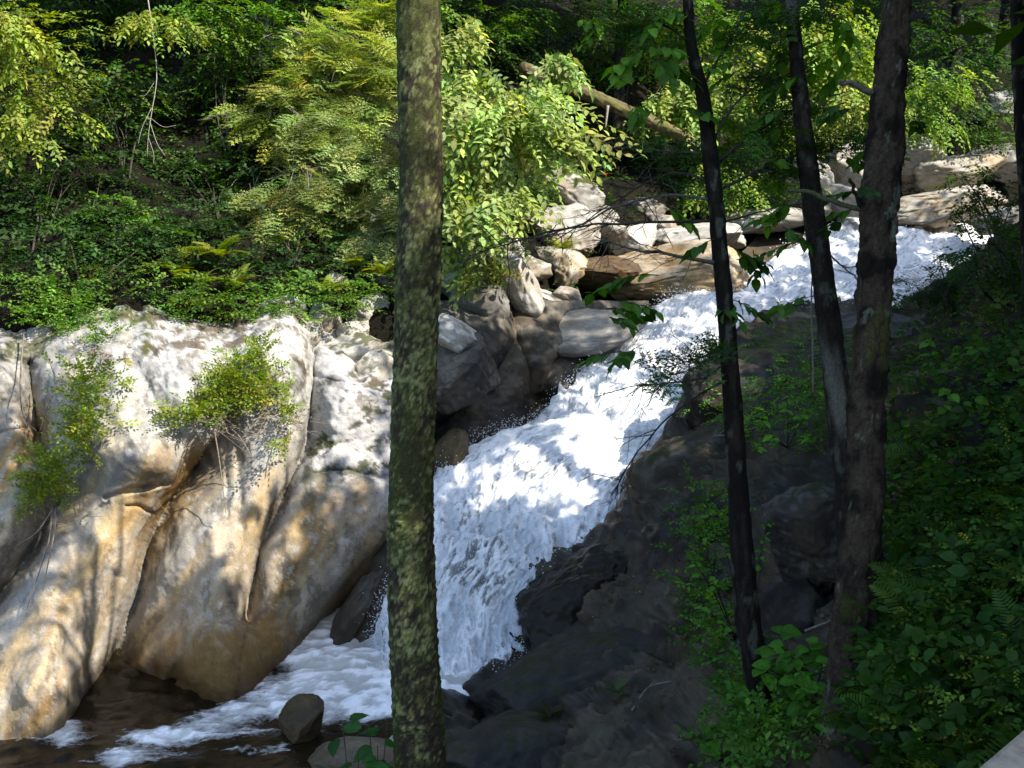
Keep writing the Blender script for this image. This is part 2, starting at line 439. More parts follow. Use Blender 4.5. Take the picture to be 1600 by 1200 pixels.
# ------------------------------------------------------------------ the cliff on the far side of the pool
CL = [(-200, 520, 12.2), (0, 525, 12.3), (150, 520, 12.7), (300, 515, 12.9), (420, 520, 13.0), (480, 550, 13.1), (560, 575, 13.3), (640, 560, 13.7),
      (-200, 480, 13.6), (0, 485, 13.8), (150, 480, 14), (300, 480, 14.2), (450, 485, 14.5), (560, 500, 15), (640, 480, 15.3),
      (0, 650, 11.7), (0, 800, 11.3), (0, 950, 10.7), (0, 1100, 10.35), (50, 1150, 10.2), (130, 1110, 10.6),
      (200, 700, 11.5), (150, 850, 11.2), (100, 1000, 10.8), (260, 700, 11.75), (380, 600, 12.3), (370, 750, 11.9), (330, 850, 11.7),
      (300, 1000, 11.4), (330, 1085, 11.2), (250, 950, 11.6), (200, 1090, 11.35), (550, 650, 12.8), (530, 750, 12.35), (500, 850, 12.15),
      (450, 950, 12.0), (430, 1030, 11.85), (390, 1085, 11.35), (470, 1050, 12.0), (560, 940, 12.9), (620, 880, 13.1), (620, 1000, 12.9), (540, 1020, 12.8),
      (640, 700, 13.3), (-200, 700, 11.4), (-200, 900, 10.6), (-200, 1100, 10.0), (-200, 1250, 9.7), (200, 1250, 10.9), (600, 1250, 12.0)]
cl_d = tps(CL, 1e-4)
xs = np.arange(-200, 660, 2.7); ys = np.arange(474, 1235, 2.6)
PX, PY = np.meshgrid(xs, ys)
D = cl_d(PX, PY)
q = np.stack([PX.ravel() / 70, PY.ravel() / 260, 0 * PX.ravel()], 1)
D = D + (.17 * fbm(q, 3, 5)).reshape(PX.shape)
def groove(D, pts, amp, wl, wr):
    s = poly_dist(PX, PY, pts)
    return D + amp * np.where(s >= 0, np.exp(-s / wr) * (1 - .0 * s), np.exp(s / wl))
D = groove(D, [(306, 728), (292, 752), (262, 790), (232, 850), (215, 930), (190, 1000), (160, 1070), (135, 1125)], .62, 16, 24)
D = groove(D, [(306, 728), (292, 752), (262, 790), (232, 850), (215, 930), (190, 1000), (160, 1070), (135, 1125)], .55, 16, 95)
D = groove(D, [(492, 545), (486, 620), (482, 690), (445, 770), (405, 860), (388, 965)], .45, 12, 13)
D = groove(D, [(492, 545), (486, 620), (482, 690), (445, 770), (405, 860), (388, 965)], .3, 14, 55)
D = groove(D, [(45, 560), (60, 690), (95, 770), (58, 850), (10, 915), (-60, 990)], .5, 18, 16)
D = groove(D, [(45, 560), (60, 690), (95, 770), (58, 850), (10, 915), (-60, 990)], .4, 20, 55)
D = D
D = groove(D, [(622, 845), (545, 922), (495, 985), (468, 1045), (455, 1075)], 1.15, 12, 260)
D = groove(D, [(215, 505), (200, 560), (250, 640), (300, 700)], .18, 16, 18)
for pts, am, w in (([(165, 778), (190, 770), (225, 764), (265, 754)], .10, 3.2), ([(300, 979), (340, 975), (385, 971)], .05, 2.6),
                   ([(195, 790), (215, 789), (235, 800)], .08, 3), ([(130, 815), (150, 798), (170, 785)], .06, 3), ([(220, 1070), (245, 1076), (275, 1064)], .1, 4),
                   ([(350, 640), (353, 720), (356, 812)], .03, 2.2), ([(-50, 690), (20, 672), (40, 668)], .07, 3), ([(300, 560), (340, 570), (420, 555), (490, 560)], .05, 3),
                   ([(490, 590), (560, 600), (620, 575)], .07, 4), ([(492, 740), (540, 735), (600, 748)], .06, 5)):
    s = np.abs(poly_dist(PX, PY, pts)); D = D + am * np.exp(-(s / w) ** 2)
for bx, by, rx, ry, am in ((225, 715, 70, 55, -.5), (365, 900, 70, 90, -.12), (335, 1030, 90, 45, -.2), (405, 982, 24, 7, .10), (540, 620, 60, 60, -.2), (540, 900, 40, 60, -.15),
                           (90, 640, 70, 60, -.1), (60, 1080, 60, 60, -.12), (430, 560, 60, 40, -.12), (300, 960, 35, 90, -.1)):
    D = D + am * np.exp(-((PX - bx) / rx) ** 2 - ((PY - by) / ry) ** 2)
D = D - .26 * sstep(968, 981, PY + 3 * np.sin(PX / 17)) * sstep(280, 305, PX) * (1 - sstep(395, 455, PX)) * (1 - .6 * sstep(1000, 1080, PY))
for pts, am, w in (([(150, 850), (122, 930), (86, 1000), (40, 1085)], -.14, 17), ([(178, 900), (160, 985), (120, 1085)], .12, 11), ([(330, 830), (342, 900), (338, 965)], -.08, 12), ([(372, 700), (378, 820), (372, 950)], .07, 8), ([(255, 880), (240, 960), (215, 1040)], -.10, 14),
                   ([(300, 985), (285, 1030), (262, 1075)], .10, 8), ([(330, 990), (372, 1040), (385, 1075)], -.09, 12), ([(20, 690), (30, 780), (10, 840)], -.14, 26), ([(560, 780), (530, 860), (500, 930)], .06, 14)):
    s = np.abs(poly_dist(PX, PY, pts)); D = D + am * np.exp(-(s / w) ** 2)
lip = (fbm(np.stack([xs / 75, 0 * xs, 0 * xs + 2], 1), 4, 14, .6) * 24 + 14 * np.sin(xs / 46 + 1))[None] * (1 - sstep(520, 640, PY))
P = unp(PX, PY + lip, D); N = sheet_normals(P); Pf = P.reshape(-1, 3)
bed = ridged(Pf * [1.2, 1.2, 3.5] + [0, 0, 3], 3, 8)
top = (1 - sstep(520, 720, PY + .25 * (PX - 500))).ravel() * .8 + .12
ch = sstep(470, 520, PX.ravel()) * (1 - sstep(700, 900, PY.ravel()))
P = P + N * ((.045 * fbm(Pf * 1.6, 3, 9) + (.014 + .045 * np.maximum(top, ch)) * fbm(Pf * 6, 4, 10, .65) + .03 * np.maximum(ch, .25 * top) * bed + .006 * fbm(Pf * 22, 2, 12)).reshape(PX.shape)[..., None])
Nf = sheet_normals(P).reshape(-1, 3); Pf = P.reshape(-1, 3); pxf, pyf = PX.ravel(), PY.ravel()
# colours: pale lichen on the crown, tan and ochre wash lower, grey streaks, dark crust patches
streak = fbm(np.stack([pxf / 26 + .02 * pyf, pyf / 330, 0 * pxf], 1), 4, 21); st2 = fbm(np.stack([pxf / 60 + .012 * pyf, pyf / 420, 0 * pxf + 5], 1), 3, 22)
wob = fbm(Pf * 2.0, 5, 23, .6); fine = fbm(Pf * 7, 4, 24, .65)
c = np.repeat(np.array([[.31, .285, .24]]), len(Pf), 0)
low = sstep(600, 800, pyf + 60 * wob + .25 * (300 - pxf))
c = mixc(c, TAN * 1.05, low * sstep(-.3, .25, st2 + .3)); c = mixc(c, OCHRE, low * .9 * sstep(.0, .35, st2 + .25 * wob))
c = mixc(c, [.40, .39, .37], .6 * sstep(.0, .28, streak) * (1 - .35 * low)); c = mixc(c, [.13, .125, .125], .45 * sstep(.12, .38, -streak + .1 * wob))
stn0 = fbm(Pf * [9, 9, 4], 4, 33, .7)
crown = (1 - sstep(560, 720, pyf - .05 * pxf + 70 * wob)) * sstep(120, 240, pxf + 60 * wob)
c = mixc(c, [.42, .41, .38], crown * sstep(-.35, .1, fine + .3)); c = mixc(c, [.13, .115, .095], .85 * crown * sstep(.04, .2, .8 * fine + .5 * wob + .05)); c = mixc(c, [.20, .19, .17], .6 * crown * sstep(.0, .2, stn0))
cC = sstep(-6, 10, poly_dist(pxf, pyf, [(492, 480), (492, 545), (486, 620), (482, 690), (445, 770), (405, 860)]) + 25 * wob) * (1 - sstep(720, 840, pyf + 90 * wob))
c = mixc(c, [.36, .35, .34], cC); 
hl = fbm(np.stack([pxf / 45 + .02 * pyf, pyf / 19 + .006 * pxf, 0 * pxf], 1), 5, 27, .65)
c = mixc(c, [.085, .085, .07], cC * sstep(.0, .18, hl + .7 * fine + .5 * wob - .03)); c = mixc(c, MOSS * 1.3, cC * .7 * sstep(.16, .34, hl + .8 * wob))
c = mixc(c, [.10, .075, .05], crown * sstep(.12, .2, wob + .25 * fine - .02) * .85)
c = mixc(c, MOSS * 1.1, .75 * sstep(.22, .4, wob + .4 * (1 - sstep(500, 640, pyf)) - .12 + .3 * fine) * (pxf < 240) * (1 - sstep(620, 680, pyf)))
stn = fbm(Pf * [4, 4, 2.2] + 30, 5, 28, .7); c = mixc(c, c * .45, .8 * sstep(.14, .34, stn + .25 * streak)); c = mixc(c, [.45, .44, .41], .5 * sstep(.24, .34, fbm(Pf * 9, 4, 29, .7)))
foot = sstep(960, 1060, pyf + 70 * wob) * sstep(150, 260, pxf); c = mixc(c, OCHRE * [.85, .75, .6], foot * .8)
ledge = sstep(950, 1000, pyf + 20 * wob) * sstep(270, 330, pxf); c = mixc(c, [.17, .10, .025], ledge * .6 * sstep(-.1, .3, wob + .1))
cave = sstep(-4, 10, poly_dist(pxf, pyf, [(622, 845), (545, 922), (495, 985), (468, 1045), (455, 1075)])) * (pyf > 800); c = mixc(c, [.05, .042, .035], cave)  # near-black fill puts the hollow's shade into the rock colour
wet = 1 - sstep(.05, .4, Pf[:, 2] + .15 * wob); c = mixc(c, c * .38, wet)
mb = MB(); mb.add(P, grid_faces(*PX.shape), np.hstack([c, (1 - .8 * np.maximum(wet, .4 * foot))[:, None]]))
tag(link('cliff', mb.mesh('cliff', M_ROCK)), 'fluted tan and pale grey rock cliff rising from the pool', None, None, 'structure')

# ------------------------------------------------------------------ water-carved rock wall left of the falls
GW = [(650, 490, 14.5), (760, 490, 15.0), (880, 480, 16.2), (1000, 475, 17.6), (1010, 520, 17.3), (690, 560, 13.9), (780, 560, 14.4), (860, 540, 15.2), (940, 540, 16.2), (700, 640, 13.95), (780, 640, 14.35), (860, 620, 14.95), (925, 600, 15.5), (650, 720, 13.6), (720, 720, 13.8), (800, 700, 14.35), (880, 660, 14.95), (660, 800, 13.7), (760, 760, 14.4), (850, 720, 14.9), (960, 620, 16.2)]
gw_d = tps(GW, 1e-4); xs = np.arange(640, 1015, 2.0); ys = np.arange(470, 800, 2.0); PX, PY = np.meshgrid(xs, ys); D = gw_d(PX, PY)
D = groove(D, [(800, 480), (806, 530), (775, 580), (735, 622), (690, 665), (650, 690)], .55, 10, 42)
D = groove(D, [(905, 545), (872, 558), (850, 600), (836, 660), (828, 720)], .42, 9, 30)
D = groove(D, [(1000, 500), (930, 540), (905, 600), (880, 650)], .3, 14, 22)
D = groove(D, [(808, 530), (828, 580), (826, 650), (815, 730)], .28, 12, 16)
sw = fbm(np.stack([PX.ravel() / 90, PY.ravel() / 90, 0 * PX.ravel()], 1), 3, 151).reshape(PX.shape)
fold = np.sin((PX * .55 + PY * .95 + 70 * sw) / 9.0) * .018 + np.sin((PX * .35 + PY + 90 * sw) / 21.0) * .045
P = unp(PX, PY, D + fold * sstep(690, 760, PX) + .10 * sw); N = sheet_normals(P); Pf = P.reshape(-1, 3)
P = P + N * (.03 * fbm(Pf * 5, 4, 152, .6) + .02 * ridged(Pf * [2, 2, 6], 3, 153)).reshape(PX.shape)[..., None]; Nf = sheet_normals(P).reshape(-1, 3); Pf = P.reshape(-1, 3)
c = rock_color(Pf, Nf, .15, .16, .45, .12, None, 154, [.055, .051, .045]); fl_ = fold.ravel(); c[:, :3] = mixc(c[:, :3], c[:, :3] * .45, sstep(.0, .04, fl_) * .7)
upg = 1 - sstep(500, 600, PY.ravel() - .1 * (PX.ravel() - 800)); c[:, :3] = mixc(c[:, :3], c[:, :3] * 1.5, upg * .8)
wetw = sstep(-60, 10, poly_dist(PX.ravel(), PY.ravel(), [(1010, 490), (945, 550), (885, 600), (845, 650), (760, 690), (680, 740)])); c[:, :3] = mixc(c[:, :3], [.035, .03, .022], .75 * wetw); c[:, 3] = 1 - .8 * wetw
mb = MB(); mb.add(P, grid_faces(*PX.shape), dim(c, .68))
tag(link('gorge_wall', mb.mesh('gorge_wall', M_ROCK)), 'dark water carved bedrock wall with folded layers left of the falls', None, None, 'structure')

# ------------------------------------------------------------------ wooded hillside behind
HS = [(-400, 520, 12.8), (0, 505, 13.2), (150, 500, 13.4), (300, 500, 13.6), (480, 500, 14.2), (620, 470, 15.0), (-400, 250, 14.5), (0, 250, 16), (0, 0, 19), (0, -300, 24),
      (300, 250, 16.6), (300, 0, 20), (300, -300, 25), (600, 300, 17.3), (600, 0, 22), (600, -300, 28), (700, 420, 16.2), (800, 320, 19), (900, 330, 20.3), (900, 0, 26), (900, -300, 33),
      (1100, 340, 22), (1200, 300, 24), (1200, 0, 31), (1200, -300, 38), (1400, 260, 26), (1400, 0, 33), (1600, 250, 27), (1600, 0, 33), (1600, -300, 40), (2000, 250, 28), (2000, -300, 40), (-400, -300, 21),
      (1000, 470, 19.3), (1300, 420, 22.5), (1600, 360, 25.5), (2000, 360, 25), (640, 600, 14.6), (660, 780, 14.3), (850, 600, 16.4), (800, 700, 15.4), (1000, 560, 18.2), (300, 650, 15.5), (-300, 700, 14.5), (1300, 600, 22), (1900, 600, 24), (1100, 780, 19)]
hs_d = tps(HS, 1e-3)
xs = np.arange(-500, 2100, 9.0); ys = np.arange(-320, 790, 9.0); HX, HY = np.meshgrid(xs, ys)
P = unp(HX, HY, hs_d(HX, HY)); N = sheet_normals(P); Pf = P.reshape(-1, 3)
P = P + N * (.35 * fbm(Pf * .7, 4, 31) + .16 * ridged(Pf * 1.6, 4, 32)).reshape(HX.shape)[..., None]
mb = MB(); mb.add(P, grid_faces(*HX.shape), [.05, .04, .03])
tag(link('hillside', mb.mesh('hillside', M_SOIL)), 'steep shaded wooded hillside behind the cliff', None, None, 'structure')

# ------------------------------------------------------------------ near right bank
BK = [(560, 1260, 8.9), (690, 1205, 9.3), (700, 1135, 10.25), (760, 1080, 11.1), (830, 1035, 11.7), (900, 1150, 9.0), (900, 1060, 10.3), (900, 1250, 7.9), (1100, 1180, 7.0), (1100, 1260, 6.4), (1300, 1200, 5.3), (1500, 1200, 4.3), (1620, 1200, 3.9),
      (1000, 1000, 10.3), (1100, 1000, 9.2), (870, 960, 11.7), (900, 880, 12.0), (1000, 850, 11.6), (1050, 750, 12.3), (1090, 680, 13.1), (1110, 600, 14.2), (1180, 530, 16), (1300, 500, 17.5), (1450, 485, 18.3),
      (1200, 700, 11.2), (1200, 850, 9.6), (1200, 1000, 8.0), (1350, 650, 10.3), (1350, 800, 8.5), (1350, 1000, 6.6), (1450, 600, 9), (1450, 800, 6.9), (1450, 1000, 5.3), (1600, 450, 10.5), (1600, 650, 6.9), (1600, 850, 5.2), (1600, 1000, 4.5),
      (1520, 430, 15), (1600, 330, 15), (1800, 600, 6.4), (1800, 1000, 3.9), (1800, 300, 11), (1800, 1260, 3.4), (2050, 300, 10.5), (2050, 700, 5.2), (2050, 1200, 3.3)]
bk_d = tps(BK, 1e-4)
xs = np.arange(640, 2060, 4.4); ys = np.arange(330, 1262, 4.4); PX, PY = np.meshgrid(xs, ys)
Dk = bk_d(PX, PY)
P = unp(PX, PY, Dk); N = sheet_normals(P); Pf = P.reshape(-1, 3)
lay = ridged((Pf @ np.array([[1, .1, .5], [0, 1, .3], [-.4, 0, 1]])) * [.7, .7, 2.6], 3, 40)
crk = np.exp(-np.abs(fbm(Pf * [1.1, 1.1, 1.6], 3, 46)) / .02)
P = P + N * (.16 * fbm(Pf * .9, 4, 41) - .06 * crk + .02 * fbm(Pf * 16, 3, 47) + .15 * lay + .06 * fbm(Pf * 5, 5, 42, .65)).reshape(PX.shape)[..., None]
Nf = sheet_normals(P).reshape(-1, 3); Pf = P.reshape(-1, 3); pxf, pyf = PX.ravel(), PY.ravel()
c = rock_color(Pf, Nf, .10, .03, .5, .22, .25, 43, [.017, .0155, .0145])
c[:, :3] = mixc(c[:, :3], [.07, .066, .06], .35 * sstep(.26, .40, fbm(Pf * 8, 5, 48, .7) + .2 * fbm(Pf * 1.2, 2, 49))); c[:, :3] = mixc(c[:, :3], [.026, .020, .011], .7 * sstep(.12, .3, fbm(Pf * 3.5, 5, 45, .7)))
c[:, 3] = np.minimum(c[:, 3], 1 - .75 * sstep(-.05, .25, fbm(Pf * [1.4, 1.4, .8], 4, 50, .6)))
soil = sstep(1290, 1400, pxf + 60 * fbm(Pf * 1.5, 3, 44)) ; c[:, :3] = mixc(c[:, :3], [.012, .010, .006], soil)
# the slope stops where the stream and falls run
keep = (pyf > 1075 - (pxf - 760) * .55) | (pxf > 840)
edge = poly_dist(pxf, pyf, [(1640, 340), (1530, 415), (1440, 470), (1290, 485), (1200, 500), (1130, 560), (1080, 630), (1060, 680), (1000, 740), (985, 800), (880, 862), (845, 885), (815, 960), (812, 1030), (760, 1062), (690, 1110), (600, 1190), (560, 1260)])
P = P - np.array([0, -.15, .75]) * (1 - sstep(-52, -8, edge)).reshape(PX.shape)[..., None]; Pf = P.reshape(-1, 3)
ok = (edge > -55).reshape(PX.shape)
gf = grid_faces(*PX.shape); okv = ok.ravel(); gf = gf[okv[gf].all(1)]
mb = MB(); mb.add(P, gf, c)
tag(link('riverbank', mb.mesh('riverbank', M_ROCK)), 'dark shaded rock and soil bank beside the falls', None, None, 'structure')
BANK_P, BANK_N, BANK_PX, BANK_PY, BANK_OK = Pf, Nf, pxf, pyf, okv

# ------------------------------------------------------------------ broad ground under everything, out to the horizon
gc = []
for a in (BK, HS):
    for (x, y, d) in a:
        w = unp(x, y, d); gc.append((w[0] * 1000, w[1] * 1000, w[2] - .55))
for (x, y, d) in [(0, 1150, 10.2), (300, 1090, 11.3), (600, 1030, 12.3), (760, 1040, 12), (850, 800, 13.5), (980, 600, 16), (1200, 460, 19.5), (1450, 400, 23)]:
    w = unp(x, y, d); gc.append((w[0] * 1000, w[1] * 1000, w[2] - .9))
for x, y, z in [(-6, 8, -1.), (-10, 4, -1.4), (-3, 5, -.9), (-1, 6, -.6), (1, 6, .6), (0, 2, 1.4), (0, 0, 3.0), (3, 0, 3.3), (-4, 0, .2), (3, 4, 2.6), (8, 0, 4.5), (8, 8, 5), (14, 5, 7.5), (14, 14, 8), (20, 0, 10), (14, -10, 7), (0, -12, 4), (-14, 0, -1.5), (-14, 12, 2.5), (-20, 20, 9), (22, 22, 10), (-9, 12, 3.4)]:
    gc.append((x * 1000, y * 1000, z))
g_z = tps(gc, 5e-2)
def ground_z(x, y):
    x, y = np.asarray(x, float), np.asarray(y, float); r = np.hypot(x, y - 8)
    near = g_z(np.clip(x, -24, 26) * 1000, np.clip(y, -16, 32) * 1000)
    return near * (1 - sstep(24, 60, r)) + (8 + 6 * np.sin(x * .02) * np.cos(y * .017)) * sstep(24, 60, r)
g1 = np.concatenate([-np.geomspace(600, 27, 14), np.linspace(-26, 26, 105), np.geomspace(27, 600, 14)])
GX, GY = np.meshgrid(g1, g1 + 8)
GZ = ground_z(GX, GY); gP = np.stack([GX, GY, GZ], -1)
gx_, gy_, gd_ = proj(gP); vis = ((gx_ > -160) & (gx_ < 1760) & (gy_ > -310) & (gy_ < 1240) & (gd_ > 2) & (gd_ < 34)).ravel()
gfa = grid_faces(*GX.shape)[:, ::-1]; gfa = gfa[~vis[gfa].all(1)]          # the sheets above already cover the gorge itself
mb = MB(); mb.add(gP, gfa, [.05, .04, .03])
tag(link('ground', mb.mesh('ground', M_SOIL)), 'dark forest floor around the gorge', None, None, 'structure')

# ------------------------------------------------------------------ water: pool and falls
x = np.arange(-7.5, 2.6, .039); y = np.arange(7.6, 14.2, .039); X, Y = np.meshgrid(x, y); W = np.stack([X, Y, 0 * X], -1)
ppx, ppy, _ = proj(W); ppx, ppy = ppx.ravel(), ppy.ravel(); Wf = W.reshape(-1, 3)
turb = np.exp(-(((ppx - 700) / 190) ** 2 + ((ppy - 1030) / 70) ** 2))
z = .05 * fbm(Wf * [1.5, 2.2, 1], 4, 51) + .025 * fbm(Wf * [5, 7, 1], 3, 52) + turb * (.16 * fbm(Wf * 2.5, 4, 53) + .08)
wq = fbm(Wf * 1.1, 3, 58)
fl = fbm((Wf + np.stack([.5 * wq, .35 * wq, 0 * wq], 1)) * [1.6, 3.6, 1] + [0, 0, 4], 6, 54, .68)
core = sstep(-60, 60, poly_dist(ppx, ppy, [(480, 1000), (420, 1040), (400, 1070), (360, 1110), (220, 1150), (130, 1190), (60, 1230)])) * (1 - sstep(1090, 1150, ppy - .05 * ppx))
tongue = np.exp(-(poly_dist(ppx, ppy, [(760, 1030), (600, 1045), (450, 1080), (380, 1115), (270, 1150), (180, 1185)]) / (30 + 34 * sstep(300, 560, ppx))) ** 2)
left = 1.5 * np.exp(-(((ppx - 80) / 60) ** 2 + ((ppy - 1146) / 22) ** 2))
fb = (np.maximum.reduce([.85 * tongue, 1.0 * left, 1.5 * sstep(400, 500, ppx) * (1 - sstep(1085, 1150, ppy + .1 * (ppx - 600)))]) * (1 - sstep(700, 790, ppx) * sstep(1035, 1080, ppy) * .85)); foam = np.clip(fb + .95 * fl * sstep(.05, .45, fb), 0, 1)
foam = np.maximum(foam, .55 * sstep(1090, 1150, ppy) * sstep(.12, .42, fl + .3 * fbm(Wf * [2, 9, 1], 3, 57)))
fz = fbm((Wf + np.stack([.3 * wq, .3 * wq, 0 * wq], 1)) * [5, 8, 1], 5, 59, .68); z = z + foam * (.02 + .055 * fz)
sh = sstep(-.28, .22, fz + .5 * fl); fc = mixc([.48, .48, .45], [.93, .93, .92], sh)
Wf = Wf + np.stack([0 * z, 0 * z, z], 1)
mb = MB(); mb.add(Wf, grid_faces(*X.shape), np.hstack([fc, foam[:, None]]))
tag(link('pool', mb.mesh('pool', M_POOL)), 'brown pool with white foam streaming below the falls', None, None, 'structure')
# stream bed under the pool
bx, by = np.meshgrid(np.arange(-8, 3.2, .12), np.arange(7, 14.6, .12)); bP = np.stack([bx, by, 0 * bx], -1).reshape(-1, 3)
bP[:, 2] = -.55 + .25 * fbm(bP * .9, 4, 56)
mb = MB(); mb.add(bP, grid_faces(*bx.shape)[:, ::-1], rock_color(bP, np.repeat([[0, 0, 1.]], len(bP), 0), .8, .1, .3, 0, None, 57))
tag(link('streambed', mb.mesh('streambed', M_ROCK)), 'tan rock bed under the brown pool', None, None, 'structure')

FL = [((590, 1082, 11.6), (838, 1072, 11.4)), ((592, 1020, 12.1), (826, 1030, 11.75)), ((598, 950, 12.5), (815, 960, 12.0)), ((640, 870, 12.8), (842, 890, 12.25)), ((660, 800, 13.2), (935, 840, 12.7)), ((685, 735, 13.7), (1005, 770, 13.4)),
      ((760, 690, 14.1), (1012, 715, 13.9)), ((845, 650, 14.6), (1050, 680, 14.3)), ((885, 598, 15.3), (1092, 635, 15.0)), ((945, 550, 16.1), (1105, 570, 16.0)), ((1000, 498, 17.1), (1150, 525, 16.8)),
      ((1055, 462, 18.1), (1215, 503, 17.6)), ((1150, 435, 19.2), (1300, 490, 18.4)), ((1225, 395, 20.4), (1410, 484, 19.2)), ((1270, 368, 21.4), (1500, 468, 20.2)), ((1300, 350, 22.6), (1580, 440, 21.8)), ((1320, 335, 24.2), (1660, 405, 24.0)), ((1330, 322, 26.5), (1720, 385, 26.5))]
nS, nT = 760, 176
Lp = resample(np.array([unp(*a) for a, b in FL]), nS); Rp = resample(np.array([unp(*b) for a, b in FL]), nS)
T = np.linspace(-.05, 1.05, nT)[None, :, None]
FP = Lp[:, None] * (1 - T) + Rp[:, None] * T
FP[..., 2] += .16 * np.sin(np.pi * np.clip(T[..., 0], 0, 1)) - .25 * (np.abs(T[..., 0] - .5) > .5)
seg = np.linalg.norm(np.diff((Lp + Rp) / 2, axis=0), axis=1); S = np.concatenate([[0], np.cumsum(seg)])[:, None] + 0 * T[..., 0]
wid = np.linalg.norm(Rp - Lp, axis=1)[:, None]; Tm = T[..., 0] * wid
fpx, fpy, _ = proj(FP)
sf, tf = S.ravel(), Tm.ravel()
warp = fbm(np.stack([sf * .8, tf * .9, 0 * sf], 1), 3, 60)
big = fbm(np.stack([sf * .75, tf * 1.1 + .5 * warp, 0 * sf], 1), 4, 61); med = fbm(np.stack([sf * 2.2, tf * 4.5 + warp, 0 * sf + 2], 1), 4, 62, .6)
fin = fbm(np.stack([sf * 3.6, tf * 17 + 3 * warp, 0 * sf + 7], 1), 4, 63, .65)
N = grid_normals(FP); N = N * np.sign((N * (np.array([0, 0, CAM_Z]) - FP)).sum(-1, keepdims=True))
spk = fbm(np.stack([sf * 11, tf * 26 + 2 * warp, 0 * sf + 3], 1), 3, 64, .7)
lump = 1 - np.abs(fbm(np.stack([sf * 2.6, tf * 4.2 + warp, 0 * sf + 11], 1), 3, 65))
disp = (.17 * big + .10 * med + .05 * fin + .016 * spk + .14 * (lump - .8)).reshape(S.shape)
FP2 = FP + N * disp[..., None]
thin = (np.exp(-(((fpx - 745) / 85) ** 2 + ((fpy - 860) / 95) ** 2)) * .85 + np.exp(-(((fpx - 835) / 45) ** 2 + ((fpy - 735) / 26) ** 2)) * 1.0 + np.exp(-(((fpx - 990) / 22) ** 2 + ((fpy - 765) / 40) ** 2)) * .9
        + np.exp(-(((fpx - 1060) / 60) ** 2 + ((fpy - 500) / 25) ** 2)) * .5 + .35 * sstep(1180, 1300, fpx)).ravel()
edge = (np.abs(T[..., 0] - .5) * 2 + 0 * S).ravel()
thr = .62 * fin + .30 * med + .18 * big + .35 * spk
open_ = sstep(.08, .36, thr + .30 * thin - .14 + .12 * (edge > .9) - .02)
tone = sstep(-.35, .25, .6 * med + .5 * fin + .5 * big)  # crests whiter, hollows blue-grey: highlight and shade put into the foam colour
c = mixc([.60, .63, .66], [.95, .95, .95], tone); c = mixc(c, [.30, .33, .35], .55 * sstep(.12, .3, spk + .35 * fin - .05 + .2 * (thin - .3))); c = mixc(c, [.12, .13, .13], np.clip(.82 * open_ * (.35 + .75 * np.clip(thin + .25, 0, 1)), 0, 1))
FP2 = FP2 - N * (open_.reshape(S.shape)[..., None] * .05)
mb = MB(); mb.add(FP2, grid_faces(nS, nT), c)
tag(link('waterfall', mb.mesh('waterfall', M_FOAM)), 'white water tumbling down the slanting rock chute', None, None, 'structure')
# rock chute below the water
T2 = np.linspace(-.35, 1.06, 90)[None, :, None]; CP_ = Lp[::5, None] * (1 - T2) + Rp[::5, None] * T2
CP_ = CP_ + np.array([0, .22, -.32]) + .12 * fbm(CP_.reshape(-1, 3) * 1.4, 4, 66).reshape(CP_.shape[:2])[..., None] * np.array([0, -1, 1])
cf = CP_.reshape(-1, 3)
mb = MB(); mb.add(CP_, grid_faces(*CP_.shape[:2]), rock_color(cf, sheet_normals(CP_).reshape(-1, 3), .35, .1, .3, .05, 9, 67, [.11, .10, .09]))
tag(link('falls_bedrock', mb.mesh('falls_bedrock', M_ROCK)), 'wet dark bedrock under and beside the white water', None, None, 'structure')
# flying drops
OCT = np.array([[1, 1, 1], [-1, -1, 1], [-1, 1, -1], [1, -1, -1.]]) * .75
OCF = [np.array([[0, 2, 1], [0, 1, 3], [0, 3, 2], [1, 2, 3]])]
r = np.random.default_rng(3); n = 15000
i = (r.beta(1.0, 1.6, n) * (nS - 1)).astype(int); ed = r.random(n) < .35
j = np.where(ed, np.where(r.random(n) < .5, r.integers(0, 26, n), r.integers(nT - 26, nT, n)), r.integers(0, nT, n))
base = FP2[i, j]; side = unit((Rp - Lp)[i]); sg = np.where(j < nT / 2, -1, 1)[:, None]
dp = base + N[i, j] * np.abs(r.normal(0, .085, n))[:, None] + side * sg * np.where(ed, np.abs(r.normal(0, .075, n)), 0)[:, None] + np.array([0, 0, 1]) * np.abs(r.normal(0, .05, n))[:, None]
mb = MB(); scatter(mb, OCT, OCF, np.ones(4), dp, r.normal(size=(n, 3)), r.normal(size=(n, 3)), r.uniform(.003, .010, n) * (1 + .5 * (base[:, 1] > 15)), np.repeat([[.85, .87, .9]], n, 0))
tag(link('water_spray', mb.mesh('water_spray', M_FOAM)), 'drops of water thrown up along the falls', None, None, 'stuff')
#@@PART3
# ------------------------------------------------------------------ boulders
def ico(sub):
    import bmesh
    bm = bmesh.new(); bmesh.ops.create_icosphere(bm, subdivisions=sub, radius=1)
    bm.verts.ensure_lookup_table()
    v = np.array([w.co[:] for w in bm.verts]); f = np.array([[w.index for w in q.verts] for q in bm.faces]); bm.free(); return v, f
ICO = {k: ico(k) for k in (4, 5, 6)}
def rotm(rx, ry, rz):
    cx, sx, cy, sy, cz, sz = math.cos(rx), math.sin(rx), math.cos(ry), math.sin(ry), math.cos(rz), math.sin(rz)
    return np.array([[cz, -sz, 0], [sz, cz, 0], [0, 0, 1]]) @ np.array([[cy, 0, sy], [0, 1, 0], [-sy, 0, cy]]) @ np.array([[1, 0, 0], [0, cx, -sx], [0, sx, cx]])

